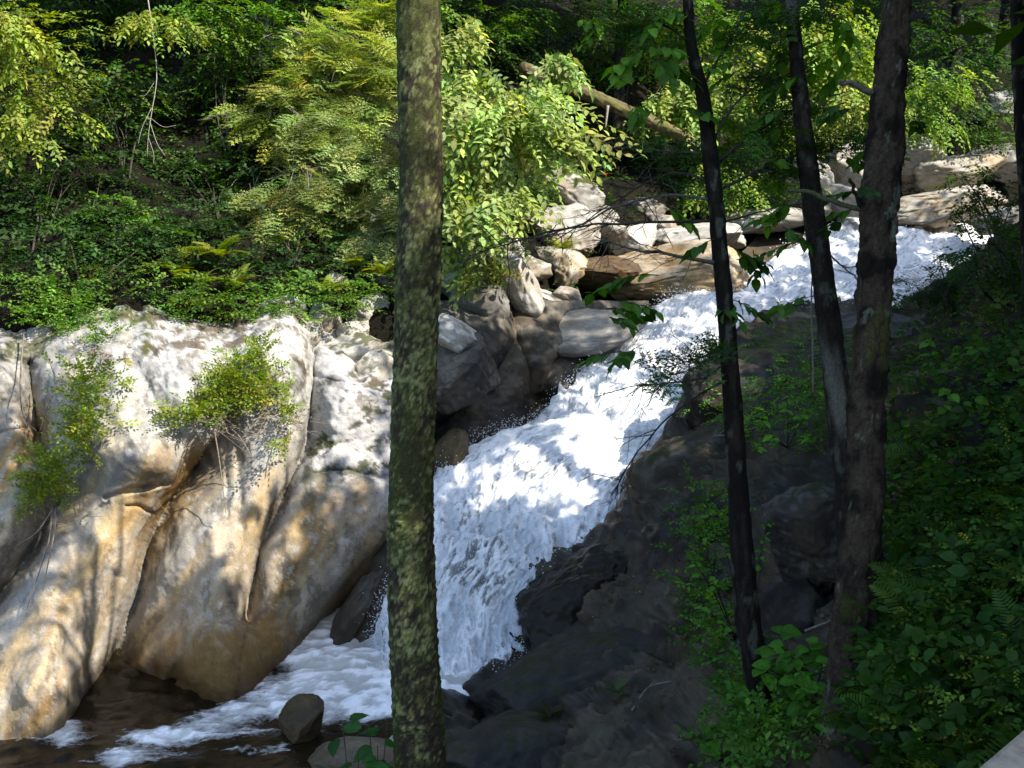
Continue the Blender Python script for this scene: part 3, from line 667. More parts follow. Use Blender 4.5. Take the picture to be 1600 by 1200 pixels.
def rock(name, label, px, py, d, w, h, dep=None, roll=0, yaw=0, tilt=0, seed=0, ang=.5, sub=5, rough=.09, strat=0, cat='boulder', group=None, tone=1.0, **colkw):
    """w, h: extent in photo pixels at that depth; dep: depth extent in metres; roll: turn in the picture plane (deg)"""
    r = np.random.default_rng(seed + 1000); v, f = ICO[sub]; v = v.copy()
    s = np.abs(v) ** 1.0; p = 2.0 + 1.6 * ang                                # boxier when angular
    rad = 1.0 / ((s ** p).sum(1)) ** (1 / p)
    v = v * rad[:, None]
    q = v + r.uniform(0, 50, 3)
    v = v * (1 + 2.6 * rough * fbm(q * 1.1, 3, seed))[:, None]               # lumpy mass
    for k in range(int(5 + 14 * ang)):                                       # broken faces
        nrm = unit(r.normal(size=3)); off = r.uniform(.55, .9); t = v @ nrm - off + .03 * fbm(q * 3 + k, 2, seed + k)
        v = v - np.where(t > 0, t * (.75 + .22 * ang), 0)[:, None] * nrm
    nr = unit(v)
    v = v + nr * (rough * .8 * fbm(q * 3.2, 5, seed + 5, .65) + rough * .5 * ridged(q * 4.5, 4, seed + 6))[:, None]
    if strat: v = v + nr * (strat * ridged(q @ rotm(.3, .2, 0) * [.5, .6, 4.5], 3, seed + 9))[:, None]
    sx, sz = w / 2 / F_PX * d, h / 2 / F_PX * d; sy = dep / 2 if dep else (sx + sz) / 2
    v = v * np.array([sx, sy, sz]) @ rotm(math.radians(tilt), math.radians(roll), math.radians(yaw)).T
    c0 = unp(px, py, d); Pw = v + c0
    e1 = Pw[f[:, 1]] - Pw[f[:, 0]]; e2 = Pw[f[:, 2]] - Pw[f[:, 0]]; fn = np.cross(e1, e2); N = np.zeros_like(Pw)
    for k in range(3): np.add.at(N, f[:, k], fn)
    c = dim(rock_color(Pw, unit(N), seed=seed, **colkw), tone)
    base = c0 - np.array([0, 0, sz]); mb = MB(); mb.add(Pw - base, f, c)
    o = link(name, mb.mesh(name, M_ROCK), None, base); return tag(o, label, cat, group)

DK = [.032, .028, .025]; MD = [.17, .16, .14]; LT = [.33, .315, .285]
# in the pool
rock('boulder', 'rounded brown wet boulder standing in the foaming pool', 474, 1128, 10.35, 76, 84, .55, 8, 20, 0, 1, .35, 5, .07, tan=.5, pale=.0, dark=.4, moss=.25, wet_z=.25, base=[.07, .05, .025], tone=.55)
rock('boulder', 'low tan rock barely breaking the foam next to the brown boulder', 560, 1192, 9.75, 150, 60, .7, 3, 0, 0, 2, .3, 5, .06, tan=.8, pale=.2, dark=.2, moss=.0, wet_z=.0, base=[.24, .17, .10], tone=.6)
rock('rock_slab', 'slanting dark slab leaning in the hollow below the cliff', 557, 950, 12.65, 40, 190, .5, 33, 0, 0, 3, .6, 5, .06, .03, 'rock', tan=.2, pale=.15, dark=.4, moss=.1, wet_z=1.5, base=[.10, .085, .075])
# left wall of the falls
rock('boulder', 'dark overhanging block leaning over the hollow left of the falls', 722, 575, 13.8, 120, 150, 1.1, 35, 10, 0, 4, .6, 6, .09, .05, tan=.1, pale=.12, dark=.5, moss=.25, base=[.05, .046, .042])
rock('boulder', 'white lichened block on top of the dark overhang', 712, 528, 13.75, 110, 60, .9, 28, 10, 0, 5, .6, 5, .08, .02, tan=.1, pale=1, dark=.5, moss=.3, base=LT)
rock('rock_slab', 'long smooth grey slab sloping to the head of the falls', 905, 520, 16.4, 230, 76, 1.8, -6, 10, 0, 9, .3, 6, .05, .02, 'rock', tan=.2, pale=.3, dark=.2, moss=.05, base=[.22, .21, .195])
rock('boulder', 'brown wet rock at the foot of the dark overhang', 705, 715, 13.8, 70, 90, .7, 20, 0, 0, 10, .4, 5, .08, tan=.6, pale=.0, dark=.4, moss=.2, wet_z=9, base=[.14, .10, .05])
rock('boulder', 'brown ledge rock touching the churning water below the overhang', 770, 720, 14.2, 110, 40, .7, -12, 0, 0, 11, .4, 5, .08, tan=.4, pale=.0, dark=.4, moss=.2, wet_z=9, base=[.12, .09, .05])
rock('boulder', 'bright white upright block with split faces above the grey slab', 805, 445, 15.8, 66, 120, .9, -18, 25, 0, 12, .85, 5, .05, .02, tan=.25, pale=1, dark=.15, moss=.1, base=LT)
rock('boulder', 'grey leaning block left of the white upright block', 755, 480, 15.2, 90, 130, .9, -28, 10, 0, 13, .75, 5, .06, .03, tan=.2, pale=.5, dark=.45, moss=.4, base=[.2, .19, .17], tone=.75)
rock('boulder', 'small mossy rock behind the lichen covered trunk', 712, 445, 15.4, 70, 60, .7, 15, 10, 0, 14, .6, 5, .08, tan=.2, pale=.5, dark=.3, moss=.6, base=MD)
for k, (x, y, d, w, h, roll, lab) in enumerate([
        (590, 580, 13.6, 80, 70, -10, 'white crusted ledge rock at the left foot of the lichened trunk'), (540, 545, 14.1, 110, 60, -22, 'cracked pale rock on the shelf above the cliff groove'),
        (505, 505, 14.4, 70, 60, 20, 'dark mossy rock at the back of the shelf'), (575, 495, 14.8, 90, 70, -15, 'pale rock half under yellow ferns on the shelf'),
        (600, 445, 15.4, 80, 70, 10, 'mossy block at the foot of the hemlock'), (530, 450, 15.0, 70, 60, -30, 'small tan rock under the hemlock boughs'),
        (650, 420, 15.9, 90, 60, 8, 'pale block on the slope behind the trunk'), (470, 520, 14.0, 70, 50, -12, 'low tan rock where the cliff top meets the shelf'), (555, 520, 14.3, 70, 46, 14, 'cracked rock with dark crust in the middle of the shelf'), (620, 500, 14.9, 70, 60, -20, 'tilted shelf rock just behind the lichened trunk')]):
    rock('boulder', lab, x, y, d, w, h, None, roll, 15 * k, 0, 20 + k, .65, 5, .09, .03, tan=.3, pale=.8, dark=.45, moss=.5, base=[.26, .25, .22])
# upper stream boulders
UP = [(1050, 432, 18.9, 270, 90, 1.6, -4, .25, 'broad smooth slab stained orange brown beside the upper falls', dict(tan=1, pale=.35, dark=.15, moss=.1, base=[.33, .25, .14])),
      (900, 305, 19.6, 125, 80, 1.2, 6, .5, 'big mossy topped boulder below the dark hollow', dict(tan=.2, pale=.7, dark=.3, moss=.75, base=[.26, .25, .22])),
      (885, 368, 19.0, 150, 90, 1.3, -12, .55, 'wide pale boulder under the mossy one', dict(tan=.25, pale=.8, dark=.3, moss=.35, base=[.3, .28, .25])),
      (985, 385, 19.6, 100, 85, 1.1, 10, .75, 'white squared block beside the dark crack', dict(tan=.1, pale=1, dark=.15, moss=.1, base=LT)),
      (1080, 372, 20.6, 160, 60, 1.4, -4, .6, 'long pale flat topped block behind the stained slab', dict(tan=.2, pale=.9, dark=.2, moss=.1, base=LT)),
      (1190, 345, 21.8, 190, 44, 1.5, 0, .5, 'low flat pale ledge across the upper stream', dict(tan=.2, pale=.9, dark=.2, moss=.05, base=LT)),
      (890, 425, 18.2, 80, 55, .8, -30, .7, 'leaning tan wedge of rock by the grey slab', dict(tan=.6, pale=.5, dark=.3, moss=.1, base=[.3, .24, .17])),
      (850, 470, 17.0, 70, 46, .7, 10, .7, 'small pale split rock beside the white upright block', dict(tan=.3, pale=.8, dark=.2, moss=.2, base=LT)),
      (945, 425, 18.4, 120, 50, .9, -8, .5, 'wet brown rock in the shaded gap', dict(tan=.7, pale=.1, dark=.4, moss=.1, wet_z=9, base=[.2, .12, .06])),
      (770, 375, 17.2, 120, 80, 1.1, 15, .6, 'broken grey rock under the hanging beech leaves', dict(tan=.2, pale=.7, dark=.4, moss=.5, base=[.25, .24, .22])),
      (1240, 285, 23.0, 130, 80, 1.3, 8, .6, 'pale boulder behind the slim double trunk', dict(tan=.1, pale=.9, dark=.2, moss=.15, base=LT)),
      (1325, 270, 24.0, 110, 80, 1.3, -10, .55, 'grey white boulder left of the rough trunk', dict(tan=.1, pale=.9, dark=.25, moss=.1, base=LT)),
      (1330, 320, 22.8, 110, 50, 1.0, 12, .55, 'white splashed rock at the top of the falls', dict(tan=.15, pale=.8, dark=.3, moss=.1, base=LT)),
      (1425, 240, 24.0, 95, 62, 1.2, -12, .7, 'sunlit white block with a shadowed underside', dict(tan=.1, pale=1, dark=.1, moss=.1, base=LT)),
      (1480, 270, 24.4, 170, 70, 1.6, -16, .55, 'leaning tan slab next to the sunlit white block', dict(tan=.5, pale=.6, dark=.3, moss=.2, base=[.3, .27, .22])),
      (1490, 315, 23.6, 210, 56, 1.6, -12, .5, 'lower tan slab sloping towards the upper stream', dict(tan=.5, pale=.5, dark=.3, moss=.2, base=[.28, .25, .2])),
      (1570, 162, 27.0, 80, 46, 1.2, 0, .6, 'far grey boulder high among the leaves', dict(tan=.1, pale=.5, dark=.2, moss=.1, base=[.3, .29, .28])),
      (1560, 255, 25.5, 130, 70, 1.4, 5, .5, 'shaded grey boulder above the tan slabs', dict(tan=.1, pale=.4, dark=.3, moss=.2, base=MD)),
      (1560, 345, 22.5, 110, 44, 1.2, -8, .5, 'small brown rock in the water at the bend', dict(tan=.5, pale=.3, dark=.3, moss=.1, wet_z=4, base=MD)),
      (1000, 330, 21.5, 90, 60, 1.0, 5, .6, 'shadowed grey rock at the mouth of the hollow', dict(tan=.1, pale=.5, dark=.4, moss=.4, base=MD))]
for k, (x, y, d, w, h, dep, roll, ang, lab, kw) in enumerate(UP):
    rock('boulder', lab, x, y, d, w, h, dep, roll, (k * 37) % 40 - 20, 0, 40 + k, min(1, ang + .15), 6 if w > 200 else 5, .11, .045, **kw)
for k, (x, y, d, w, h, roll, lab) in enumerate([
        (955, 360, 19.2, 50, 44, 12, 'small grey stone between the wide pale boulder and the white squared block'), (935, 345, 20.2, 56, 40, -8, 'half hidden stone behind the wide pale boulder'), (830, 420, 17.4, 60, 50, 20, 'tan stone leaning behind the white upright block'),
        (860, 400, 18.3, 66, 40, -15, 'flat tan stone under the wide pale boulder'), (1035, 350, 21.0, 60, 36, 5, 'grey stone at the back end of the long flat topped block'), (800, 330, 18.2, 70, 54, -20, 'mossy stone beneath the beech leaves'),
        (1140, 375, 20.8, 60, 34, 10, 'wet stone between the flat ledge and the stained slab'), (1270, 330, 22.4, 60, 40, -6, 'splashed stone at the corner of the flat ledge'), (720, 400, 16.6, 60, 50, 14, 'dark stone under the beech spray beside the trunk'), (885, 462, 17.0, 56, 34, -10, 'pale chip of stone at the upper rim of the grey slab')]):
    rock('boulder', lab, x, y, d, w, h, None, roll, 20 * k, 0, 140 + k, .8, 4, .11, .04, tan=.35, pale=.6, dark=.45, moss=.35, base=[.24, .22, .19])
# right bank rocks
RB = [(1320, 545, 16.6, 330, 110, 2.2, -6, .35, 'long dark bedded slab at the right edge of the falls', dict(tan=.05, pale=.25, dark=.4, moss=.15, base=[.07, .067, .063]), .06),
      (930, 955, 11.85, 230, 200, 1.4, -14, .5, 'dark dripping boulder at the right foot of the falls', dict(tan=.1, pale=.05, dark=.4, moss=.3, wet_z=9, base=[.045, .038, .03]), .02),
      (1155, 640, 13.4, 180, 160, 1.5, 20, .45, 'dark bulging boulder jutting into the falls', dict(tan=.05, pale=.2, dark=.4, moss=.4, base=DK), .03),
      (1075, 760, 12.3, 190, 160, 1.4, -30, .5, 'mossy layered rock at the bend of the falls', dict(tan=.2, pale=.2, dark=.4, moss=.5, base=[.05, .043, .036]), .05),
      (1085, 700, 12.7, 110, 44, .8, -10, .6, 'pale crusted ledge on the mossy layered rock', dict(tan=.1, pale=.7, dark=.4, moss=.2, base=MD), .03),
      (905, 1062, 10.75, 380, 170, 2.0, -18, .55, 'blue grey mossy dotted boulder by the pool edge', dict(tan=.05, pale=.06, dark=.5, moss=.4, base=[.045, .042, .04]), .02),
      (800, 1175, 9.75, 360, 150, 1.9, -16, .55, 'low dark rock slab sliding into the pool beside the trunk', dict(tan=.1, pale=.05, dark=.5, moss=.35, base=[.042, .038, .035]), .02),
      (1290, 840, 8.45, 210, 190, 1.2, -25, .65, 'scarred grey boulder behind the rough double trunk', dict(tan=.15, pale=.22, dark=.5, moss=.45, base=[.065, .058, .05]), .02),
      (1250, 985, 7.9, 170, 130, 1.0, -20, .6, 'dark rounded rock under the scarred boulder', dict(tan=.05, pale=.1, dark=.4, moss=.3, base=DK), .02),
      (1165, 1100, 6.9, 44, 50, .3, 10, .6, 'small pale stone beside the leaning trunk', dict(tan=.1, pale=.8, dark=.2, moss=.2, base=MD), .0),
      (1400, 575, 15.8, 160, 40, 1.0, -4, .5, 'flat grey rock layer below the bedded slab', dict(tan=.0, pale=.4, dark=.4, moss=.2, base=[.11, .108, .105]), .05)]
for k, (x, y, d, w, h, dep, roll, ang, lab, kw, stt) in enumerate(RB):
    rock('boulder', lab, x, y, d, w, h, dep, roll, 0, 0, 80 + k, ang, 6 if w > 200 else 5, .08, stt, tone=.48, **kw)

# ------------------------------------------------------------------ trunks in front
def trunk_mesh(path, rad, style, seed, k=64, n=420):
    pth = resample(path, n); rd = np.interp(np.linspace(0, 1, n), np.linspace(0, 1, len(rad)), rad)
    V, f = tube(pth, rd, k); C0 = np.repeat(pth, k, 0); out = unit(V - C0)
    L = np.repeat(np.concatenate([[0], np.cumsum(np.linalg.norm(np.diff(pth, axis=0), axis=1))]), k)
    th = np.tile(np.arange(k) * 2 * np.pi / k, n); R = np.repeat(rd, k)
    cyl = np.stack([np.cos(th) * R, np.sin(th) * R, L], 1)
    big = fbm(cyl * [6, 6, 1.5], 3, seed); pl = ridged(cyl * [16, 16, 5], 4, seed + 1); fi = fbm(cyl * 45, 3, seed + 2)
    if style == 'lichen':
        li = .95 * fbm(cyl * [44, 44, 34], 5, seed + 3, .8) + .30 * fbm(cyl * [10, 10, 6], 3, seed + 13) + .30 * fbm(cyl * [5, 5, 2], 2, seed + 4)
        hgt = sstep(.28, .62, L / L.max() + .10 * big); lm = sstep(-.14, .20, li - .14 * hgt)
        V = V + out * (.010 * big + .005 * fi + .007 * lm * (1 + fi))[:, None]
        c = np.repeat([[.034, .026, .018]], len(V), 0) * (1 + .6 * fi)[:, None]
        c = mixc(c, [.040, .050, .012], sstep(-.1, .3, big)); lc = mixc([.085, .09, .026], [.24, .255, .10], sstep(-.2, .35, fi + .4 * fbm(cyl * 8, 3, seed + 6)))
        c = mixc(c, lc * mixc(np.ones((len(V), 3)), [.42, .50, .40], hgt), lm * .92); c = mixc(c, [.045, .052, .014], .5 * sstep(.15, .35, fbm(cyl * [5, 5, 2.4], 3, seed + 7)))  # lichen darkened higher up: the upper trunk's shade put into its colour
    elif style == 'flaky':
        blocks = fbm(cyl * [13, 13, 8], 4, seed + 3, .6); cr = sstep(-.1, .35, pl)
        V = V + out * (.018 * big + .022 * np.round(blocks * 5) / 5 + .008 * fi - .014 * cr)[:, None]
        c = mixc([.055, .039, .026], [.014, .010, .007], sstep(-.2, .3, blocks)); c = c * (1 + .5 * fi)[:, None]
        c = mixc(c, [.15, .17, .12], .7 * sstep(.26, .40, fbm(cyl * [14, 14, 9], 5, seed + 8, .68) + .2 * fbm(cyl * [3, 3, 1.5], 2, seed + 18)))
        c = mixc(c, [.06, .065, .015], .7 * sstep(.12, .3, fbm(cyl * [5, 5, 2], 3, seed + 9)))
    else:
        V = V + out * (.008 * big + .009 * pl + .004 * fi)[:, None] * (R / .06)[:, None].clip(.4, 1.5)
        c = mixc([.026, .020, .015], [.010, .008, .006], sstep(-.3, .4, pl)) * (1 + .4 * fi)[:, None]
        if style == 'grey': c = mixc(c * 1.9, [.13, .125, .10], sstep(.0, .4, big))
        c = mixc(c, [.13, .14, .10], .4 * sstep(.25, .4, fbm(cyl * [18, 18, 10], 4, seed + 8)))
    return V, f, np.clip(c, .004, 1)

def path_px(pts, d): return np.array([unp(x, y, (d if np.ndim(d) == 0 else np.interp(i, [0, len(pts) - 1], d))) for i, (x, y) in enumerate(pts)])
CLUMPS = {}
def near_tree(key, label, pts, w_px, d, style, seed, up_h, down_h, lean=(0, 0)):
    kk = 64 if style in ('lichen', 'flaky') else 36
    """pts: top to bottom in photo pixels; continued above the frame for up_h metres and down into the ground"""
    p = path_px(pts, d)[::-1]; r = np.array([w / 2 / F_PX * (d if np.ndim(d) == 0 else np.mean(d)) for w in w_px])[::-1]
    t = unit(p[-1] - p[-2]); tops = []; q = p[-1]
    for k in range(4): q = q + (unit(t + np.array([lean[0] * .05, lean[1] * .05, .5]))) * up_h / 4; tops.append(q)
    b0 = unit(p[0] - p[1]); bot = p[0] + (b0 * .4 + np.array([0, 0, -1]) * .6) * down_h
    path = np.vstack([bot, p, tops]); rad = np.concatenate([[r[0] * 1.35], r, r[-1] * np.linspace(.9, .18, 4)])
    V, f, c = trunk_mesh(path, rad, style, seed, kk, 400 if kk > 40 else 300)
    root = thing('tree', label, 'tree', bot); mb = MB(); mb.add(local(V, bot), f, c)
    link('trunk', mb.mesh('trunk', M_BARK), root)
    CLUMPS[key] = (root, bot, np.vstack([p[-1], tops]), r[-1])
    return root
T_L = near_tree('L', 'straight tree trunk crusted with yellow green lichen beside the pool', [(655, -20), (656, 150), (658, 300), (653, 450), (648, 600), (643, 750), (642, 850), (646, 1000), (653, 1120), (657, 1220)], [68, 68, 68, 68, 67, 68, 70, 74, 76, 80], 5.6, 'lichen', 100, 7, 1.7)
T_M = near_tree('M', 'slim dark leaning tree with dead twigs and flat needle sprays', [(1074, -20), (1080, 70), (1100, 160), (1108, 230), (1116, 300), (1128, 420), (1138, 540), (1148, 680), (1157, 820), (1168, 960), (1182, 1060), (1208, 1150), (1232, 1230)], [15, 17, 20, 22, 23, 25, 26, 29, 32, 36, 38, 40, 42], 6.2, 'dark', 110, 5, .8)
T_R = near_tree('R', 'rough flaky barked tree with pale green lichen patches', [(1402, -20), (1393, 100), (1384, 200), (1375, 300), (1370, 400), (1363, 500), (1356, 600), (1352, 700), (1344, 850), (1334, 1000), (1322, 1120), (1312, 1225)], [52, 54, 60, 64, 62, 58, 58, 60, 66, 72, 76, 80], 5.4, 'flaky', 120, 7, .6)
T_S = near_tree('S', 'smooth grey curving trunk half hidden behind the flaky one', [(1236, -20), (1242, 60), (1252, 170), (1262, 260), (1272, 340), (1285, 430), (1300, 540), (1312, 640), (1322, 740), (1330, 830), (1336, 960), (1338, 1100)], [17, 20, 26, 30, 32, 34, 36, 38, 40, 42, 46, 50], 6.3, 'grey', 130, 5.5, .8)
T_E = near_tree('E', 'thin dark trunk above the leafy bank', [(1588, -20), (1592, 80), (1598, 200), (1606, 350), (1612, 520)], [20, 20, 21, 22, 24], 8.5, 'dark', 140, 5, .6)

# branches ------------------------------------------------------------------
def branch(root, bot, pts, d0, d1, r0, r1=.003, twigs=0, seed=0, tl=.3, col=(.05, .043, .036), name='branch', wig=.02, droop=-.1):
    r = np.random.default_rng(seed + 500)
    dd = np.linspace(d0, d1, len(pts)); p = np.array([unp(x, y, q) for (x, y), q in zip(pts, dd)])
    n = 8 * len(pts); p = resample(p, n); p = p + wig * np.stack([fbm(np.stack([np.arange(n) * .25, 0 * np.arange(n) + k, 0 * np.arange(n) + seed], 1), 2, seed) for k in (1, 5, 9)], 1) * np.linspace(0, 1, n)[:, None]
    mb = MB(); V, f = tube(p, np.linspace(r0, r1, n), 6); mb.add(local(V, bot), f, np.asarray(col) * 1.0)
    ends = []
    for k in range(twigs):
        i = int(r.uniform(.2, .98) * (n - 1)); dv = unit(p[min(i + 1, n - 1)] - p[max(i - 1, 0)] + r.normal(0, .5e-2, 3)); sdv = unit(dv + r.normal(0, .75, 3) + np.array([0, 0, droop]))
        L = tl * r.uniform(.4, 1.2); q = np.array([p[i] + sdv * L * t + np.array([0, 0, droop * .3 * t * t]) + r.normal(0, .012, 3) * t for t in np.linspace(0, 1, 5)])
        V, f = tube(q, np.linspace(.0035, .0012, 5), 4); mb.add(local(V, bot), f, np.asarray(col) * 1.15)
        ends.append(q)
        for m in range(2):
            j = r.integers(1, 4); s2 = unit(sdv + r.normal(0, .8, 3)); q2 = np.array([q[j] + s2 * L * .5 * t for t in (0, .5, 1)])
            V, f = tube(q2, [.0022, .0016, .0008], 3); mb.add(local(V, bot), f, np.asarray(col) * 1.15)
    o = link(name, mb.mesh(name, M_BARK), root); return o, p, ends

botM, botR, botS, botL = (CLUMPS[k][1] for k in 'MRSL')
TAUPE = (.11, .10, .085)
MBR = [([(1122, 412), (1060, 400), (1000, 390), (930, 370)], 6.2, 6.0, .016, 14), ([(1116, 345), (1000, 348), (900, 354), (820, 372), (730, 402)], 6.2, 6.0, .011, 26),
       ([(1114, 312), (1040, 305), (960, 325), (880, 360), (780, 378)], 6.2, 6.3, .012, 24), ([(1110, 285), (1060, 270), (1000, 290), (940, 330), (850, 390)], 6.2, 6.4, .010, 18),
       ([(1108, 240), (1040, 235), (960, 232)], 6.2, 6.5, .009, 10), ([(1140, 560), (1100, 590), (1020, 600), (945, 612)], 6.2, 6.0, .007, 14), ([(1140, 590), (1080, 625), (1010, 690), (955, 775)], 6.2, 6.0, .008, 16),
       ([(1082, 70), (1040, 40), (1000, 30), (960, 22)], 6.2, 6.4, .010, 6), ([(1108, 230), (1160, 150), (1240, 110)], 6.2, 6.4, .009, 8), ([(1116, 300), (1180, 270), (1240, 245), (1320, 225)], 6.2, 6.5, .011, 14),
       ([(1112, 260), (1170, 215), (1250, 165), (1330, 140)], 6.2, 6.7, .010, 12), ([(1122, 350), (1190, 330), (1250, 315)], 6.2, 6.4, .008, 8), ([(1095, 140), (1140, 60), (1180, 0)], 6.2, 6.3, .010, 6), ([(1138, 545), (1090, 560), (1040, 575)], 6.2, 6.1, .006, 8)]
for k, (pts, d0, d1, r0, tw) in enumerate(MBR):
    branch(T_M, botM, pts, d0, d1, r0, .003, tw, 200 + k, .28, TAUPE if k in (0, 2, 4) else (.05, .043, .036))
branch(T_R, botR, [(1352, 328), (1310, 318), (1270, 302), (1235, 298)], 5.4, 5.5, .018, .010, 2, 230, .15, (.09, .09, .045))
branch(T_R, botR, [(1362, 145), (1340, 135), (1312, 126)], 5.4, 5.35, .020, .012, 0, 231, .1, (.15, .13, .10), 'branch_stub')
branch(T_R, botR, [(1345, 325), (1335, 300), (1328, 280)], 5.4, 5.3, .012, .008, 0, 232, .1, (.03, .025, .02), 'branch_stub')
branch(T_S, botS, [(1256, 200), (1230, 150), (1190, 110), (1150, 90)], 6.3, 6.6, .010, .003, 10, 233, .3, TAUPE)
branch(T_S, botS, [(1278, 380), (1320, 420), (1345, 440)], 6.3, 6.2, .007, .003, 4, 234, .2, TAUPE)
V, f = tube(resample(np.array([unp(1272, 380, 7.0), unp(1268, 460, 7.0), unp(1270, 540, 7.0), unp(1271, 612, 7.0)]), 20), np.linspace(.004, .009, 20), 6)
b0 = unp(1271, 612, 7.0); ds = thing('dead_sapling', 'thin bare grey sapling standing left of the grey trunk', 'sapling', b0); mb = MB(); mb.add(local(V, b0), f, [.20, .18, .15]); link('stem', mb.mesh('stem', M_BARK), ds)

# needle sprays and leaf sprays on the near trees -----------------------------
def leaf_cols(n, base, var=.25, warm=.0, seed=0):
    r = np.random.default_rng(seed); c = np.repeat(np.asarray(base, float)[None], n, 0) * np.exp(r.normal(0, var, n))[:, None]
    return c * np.stack([1 + r.normal(0, .12, n) + warm * (r.random(n) < .12), np.ones(n), 1 + r.normal(0, .15, n)], 1).clip(.3, 2.5)
def spray_part(root, bot, kind, spots, base, size, seed, name='foliage', mat=None, spread=(.5, .5, .16), dirbias=(0, 0, -.1)):
    """spots: (px, py, depth, radius px, count)"""
    r = np.random.default_rng(seed); mb = MB()
    for (x, y, d, rp, n) in spots:
        R = rp / F_PX * d; c0 = unp(x, y, d); tm = KINDS[kind]
        for t in range(len(tm)):
            m = max(1, n // len(tm)); off = r.normal(size=(m, 3)) * np.array(spread) * R
            dr = unit(off * [1, 1, .3] + r.normal(0, .35, (m, 3)) * R + np.array(dirbias) * R); up = unit(np.array([0, 0, 1.]) + r.normal(0, .28, (m, 3)))
            tv, tf, tc = tm[t]; scatter(mb, tv, tf, tc, local(c0 + off - dr * size * .5, bot), dr, up, size * r.uniform(.6, 1.25, m), leaf_cols(m, base, .25, .3, seed + t))
    return link(name, mb.mesh(name, mat or (M_NEEDLE if kind == 'H' else M_LEAF)), root)
DG = (.045, .10, .02); DN = (.048, .115, .022); YG = (.16, .20, .035); MG = (.07, .125, .022)
spray_part(T_M, botM, 'H', [(1090, 60, 6.3, 90, 34), (1000, 30, 6.4, 70, 22), (1180, 40, 6.4, 80, 26), (1200, 130, 6.5, 80, 26), (1160, 250, 6.4, 90, 30), (1260, 235, 6.5, 90, 34), (1340, 220, 6.6, 60, 18), (1060, 240, 6.4, 70, 16),
                           (1060, 560, 6.15, 55, 16), (1030, 590, 6.1, 40, 8), (1110, 540, 6.15, 40, 10), (1230, 190, 6.6, 70, 22), (1090, 300, 6.3, 70, 14), (960, 20, 6.4, 70, 16), (1290, 20, 6.5, 80, 22)], DN, .30, 301)

def big_leaf_mesh(name, w=.36, seed=0):
    """a leaf with a midrib fold, side veins pressed in and a soft wavy edge, 1 m long"""
    n = 9; t = np.linspace(0, 1, n); hw = w * np.sin(np.pi * t ** .8) ** .75 * (1 - .25 * t); hw[0] = hw[-1] = .004
    r = np.random.default_rng(seed); rows = []
    for k, s in enumerate((-1, -.5, 0, .5, 1)):
        wv = .02 * np.sin(np.arange(n) * 2.4 + k) * abs(s); rows.append(np.stack([s * hw, t, .22 * abs(s) * hw - .18 * t * t + wv], 1))
    V = np.stack(rows, 1).reshape(-1, 3); sh = 1 + .14 * np.sin(np.arange(n) * np.pi)[:, None] * np.ones((1, 5)); sh[:, 2] = 1.18
    mb = MB(); mb.add(V, grid_faces(n, 5), np.repeat(sh.reshape(-1, 1), 3, 1) * .0 + 1.0 * np.repeat(sh.reshape(-1, 1), 3, 1)); return mb, V, sh.ravel()
LEAFMESH = {}
def leaf_mesh(base, w=.36, seed=0):
    k = (tuple(base), w, seed)
    if k not in LEAFMESH:
        mb, V, sh = big_leaf_mesh('leaf', w, seed); mb.c = [np.asarray(base)[None] * sh[:, None]]; LEAFMESH[k] = mb.mesh('leaf', M_LEAF)
    return LEAFMESH[k]
def put_leaf(root, bot, p, dirv, nrm, size, me, name='leaf'):
    o = link(name, me, root); y = unit(np.asarray(dirv, float)); x = unit(np.cross(y, nrm)); z = np.cross(x, y)
    from mathutils import Matrix
    q = np.asarray(p) - np.asarray(bot)
    o.matrix_local = Matrix(((x[0] * size, y[0] * size, z[0] * size, q[0]), (x[1] * size, y[1] * size, z[1] * size, q[1]), (x[2] * size, y[2] * size, z[2] * size, q[2]), (0, 0, 0, 1)))
    return o
def leaf_spray(root, bot, spots, base, size, seed, w=.34, per=7):
    """hanging shoots of single leaves: each leaf its own part"""
    r = np.random.default_rng(seed)
    ms = [leaf_mesh(tuple(np.round(np.array(base) * q, 3)), w, k) for k, q in enumerate((.75, 1.0, 1.25, 1.5))]
    for (x, y, d, rp, n) in spots:
        R = rp / F_PX * d; c0 = unp(x, y, d); az0 = r.uniform(0, 6.28); k = 0
        while k < n:
            az = az0 + r.normal(0, .8); dv = unit(np.array([math.cos(az), math.sin(az) * .7, r.uniform(-.5, .15)])); st = c0 + r.normal(0, .35, 3) * R * [1, 1, .5] - dv * R * .5
            q = np.array([st + dv * R * 1.1 * t - np.array([0, 0, .25 * R * t * t]) for t in np.linspace(0, 1, 5)]); V, f = tube(q, np.linspace(.003, .0012, 5), 4); mb = MB(); mb.add(local(V, bot), f, [.05, .045, .03]); sh = link('shoot', mb.mesh('shoot', M_BARK), root)
            for m in range(per):
                t = .25 + .75 * m / (per - 1); p = st + dv * R * 1.1 * t - np.array([0, 0, .25 * R * t * t]); sd = -1 if m % 2 else 1
                side = unit(np.cross(dv, [0, 0, 1])) * sd * (0.15 if m == per - 1 else 1)
                ld = unit(side * r.uniform(.5, 1) + dv * r.uniform(.5, 1) + np.array([0, 0, r.uniform(-.8, -.1)])); nn = unit(np.array([0, 0, 1.]) + r.normal(0, .3, 3))
                put_leaf(sh, bot, p, ld, nn, size * r.uniform(.7, 1.2), ms[r.integers(0, 4)]); k += 1
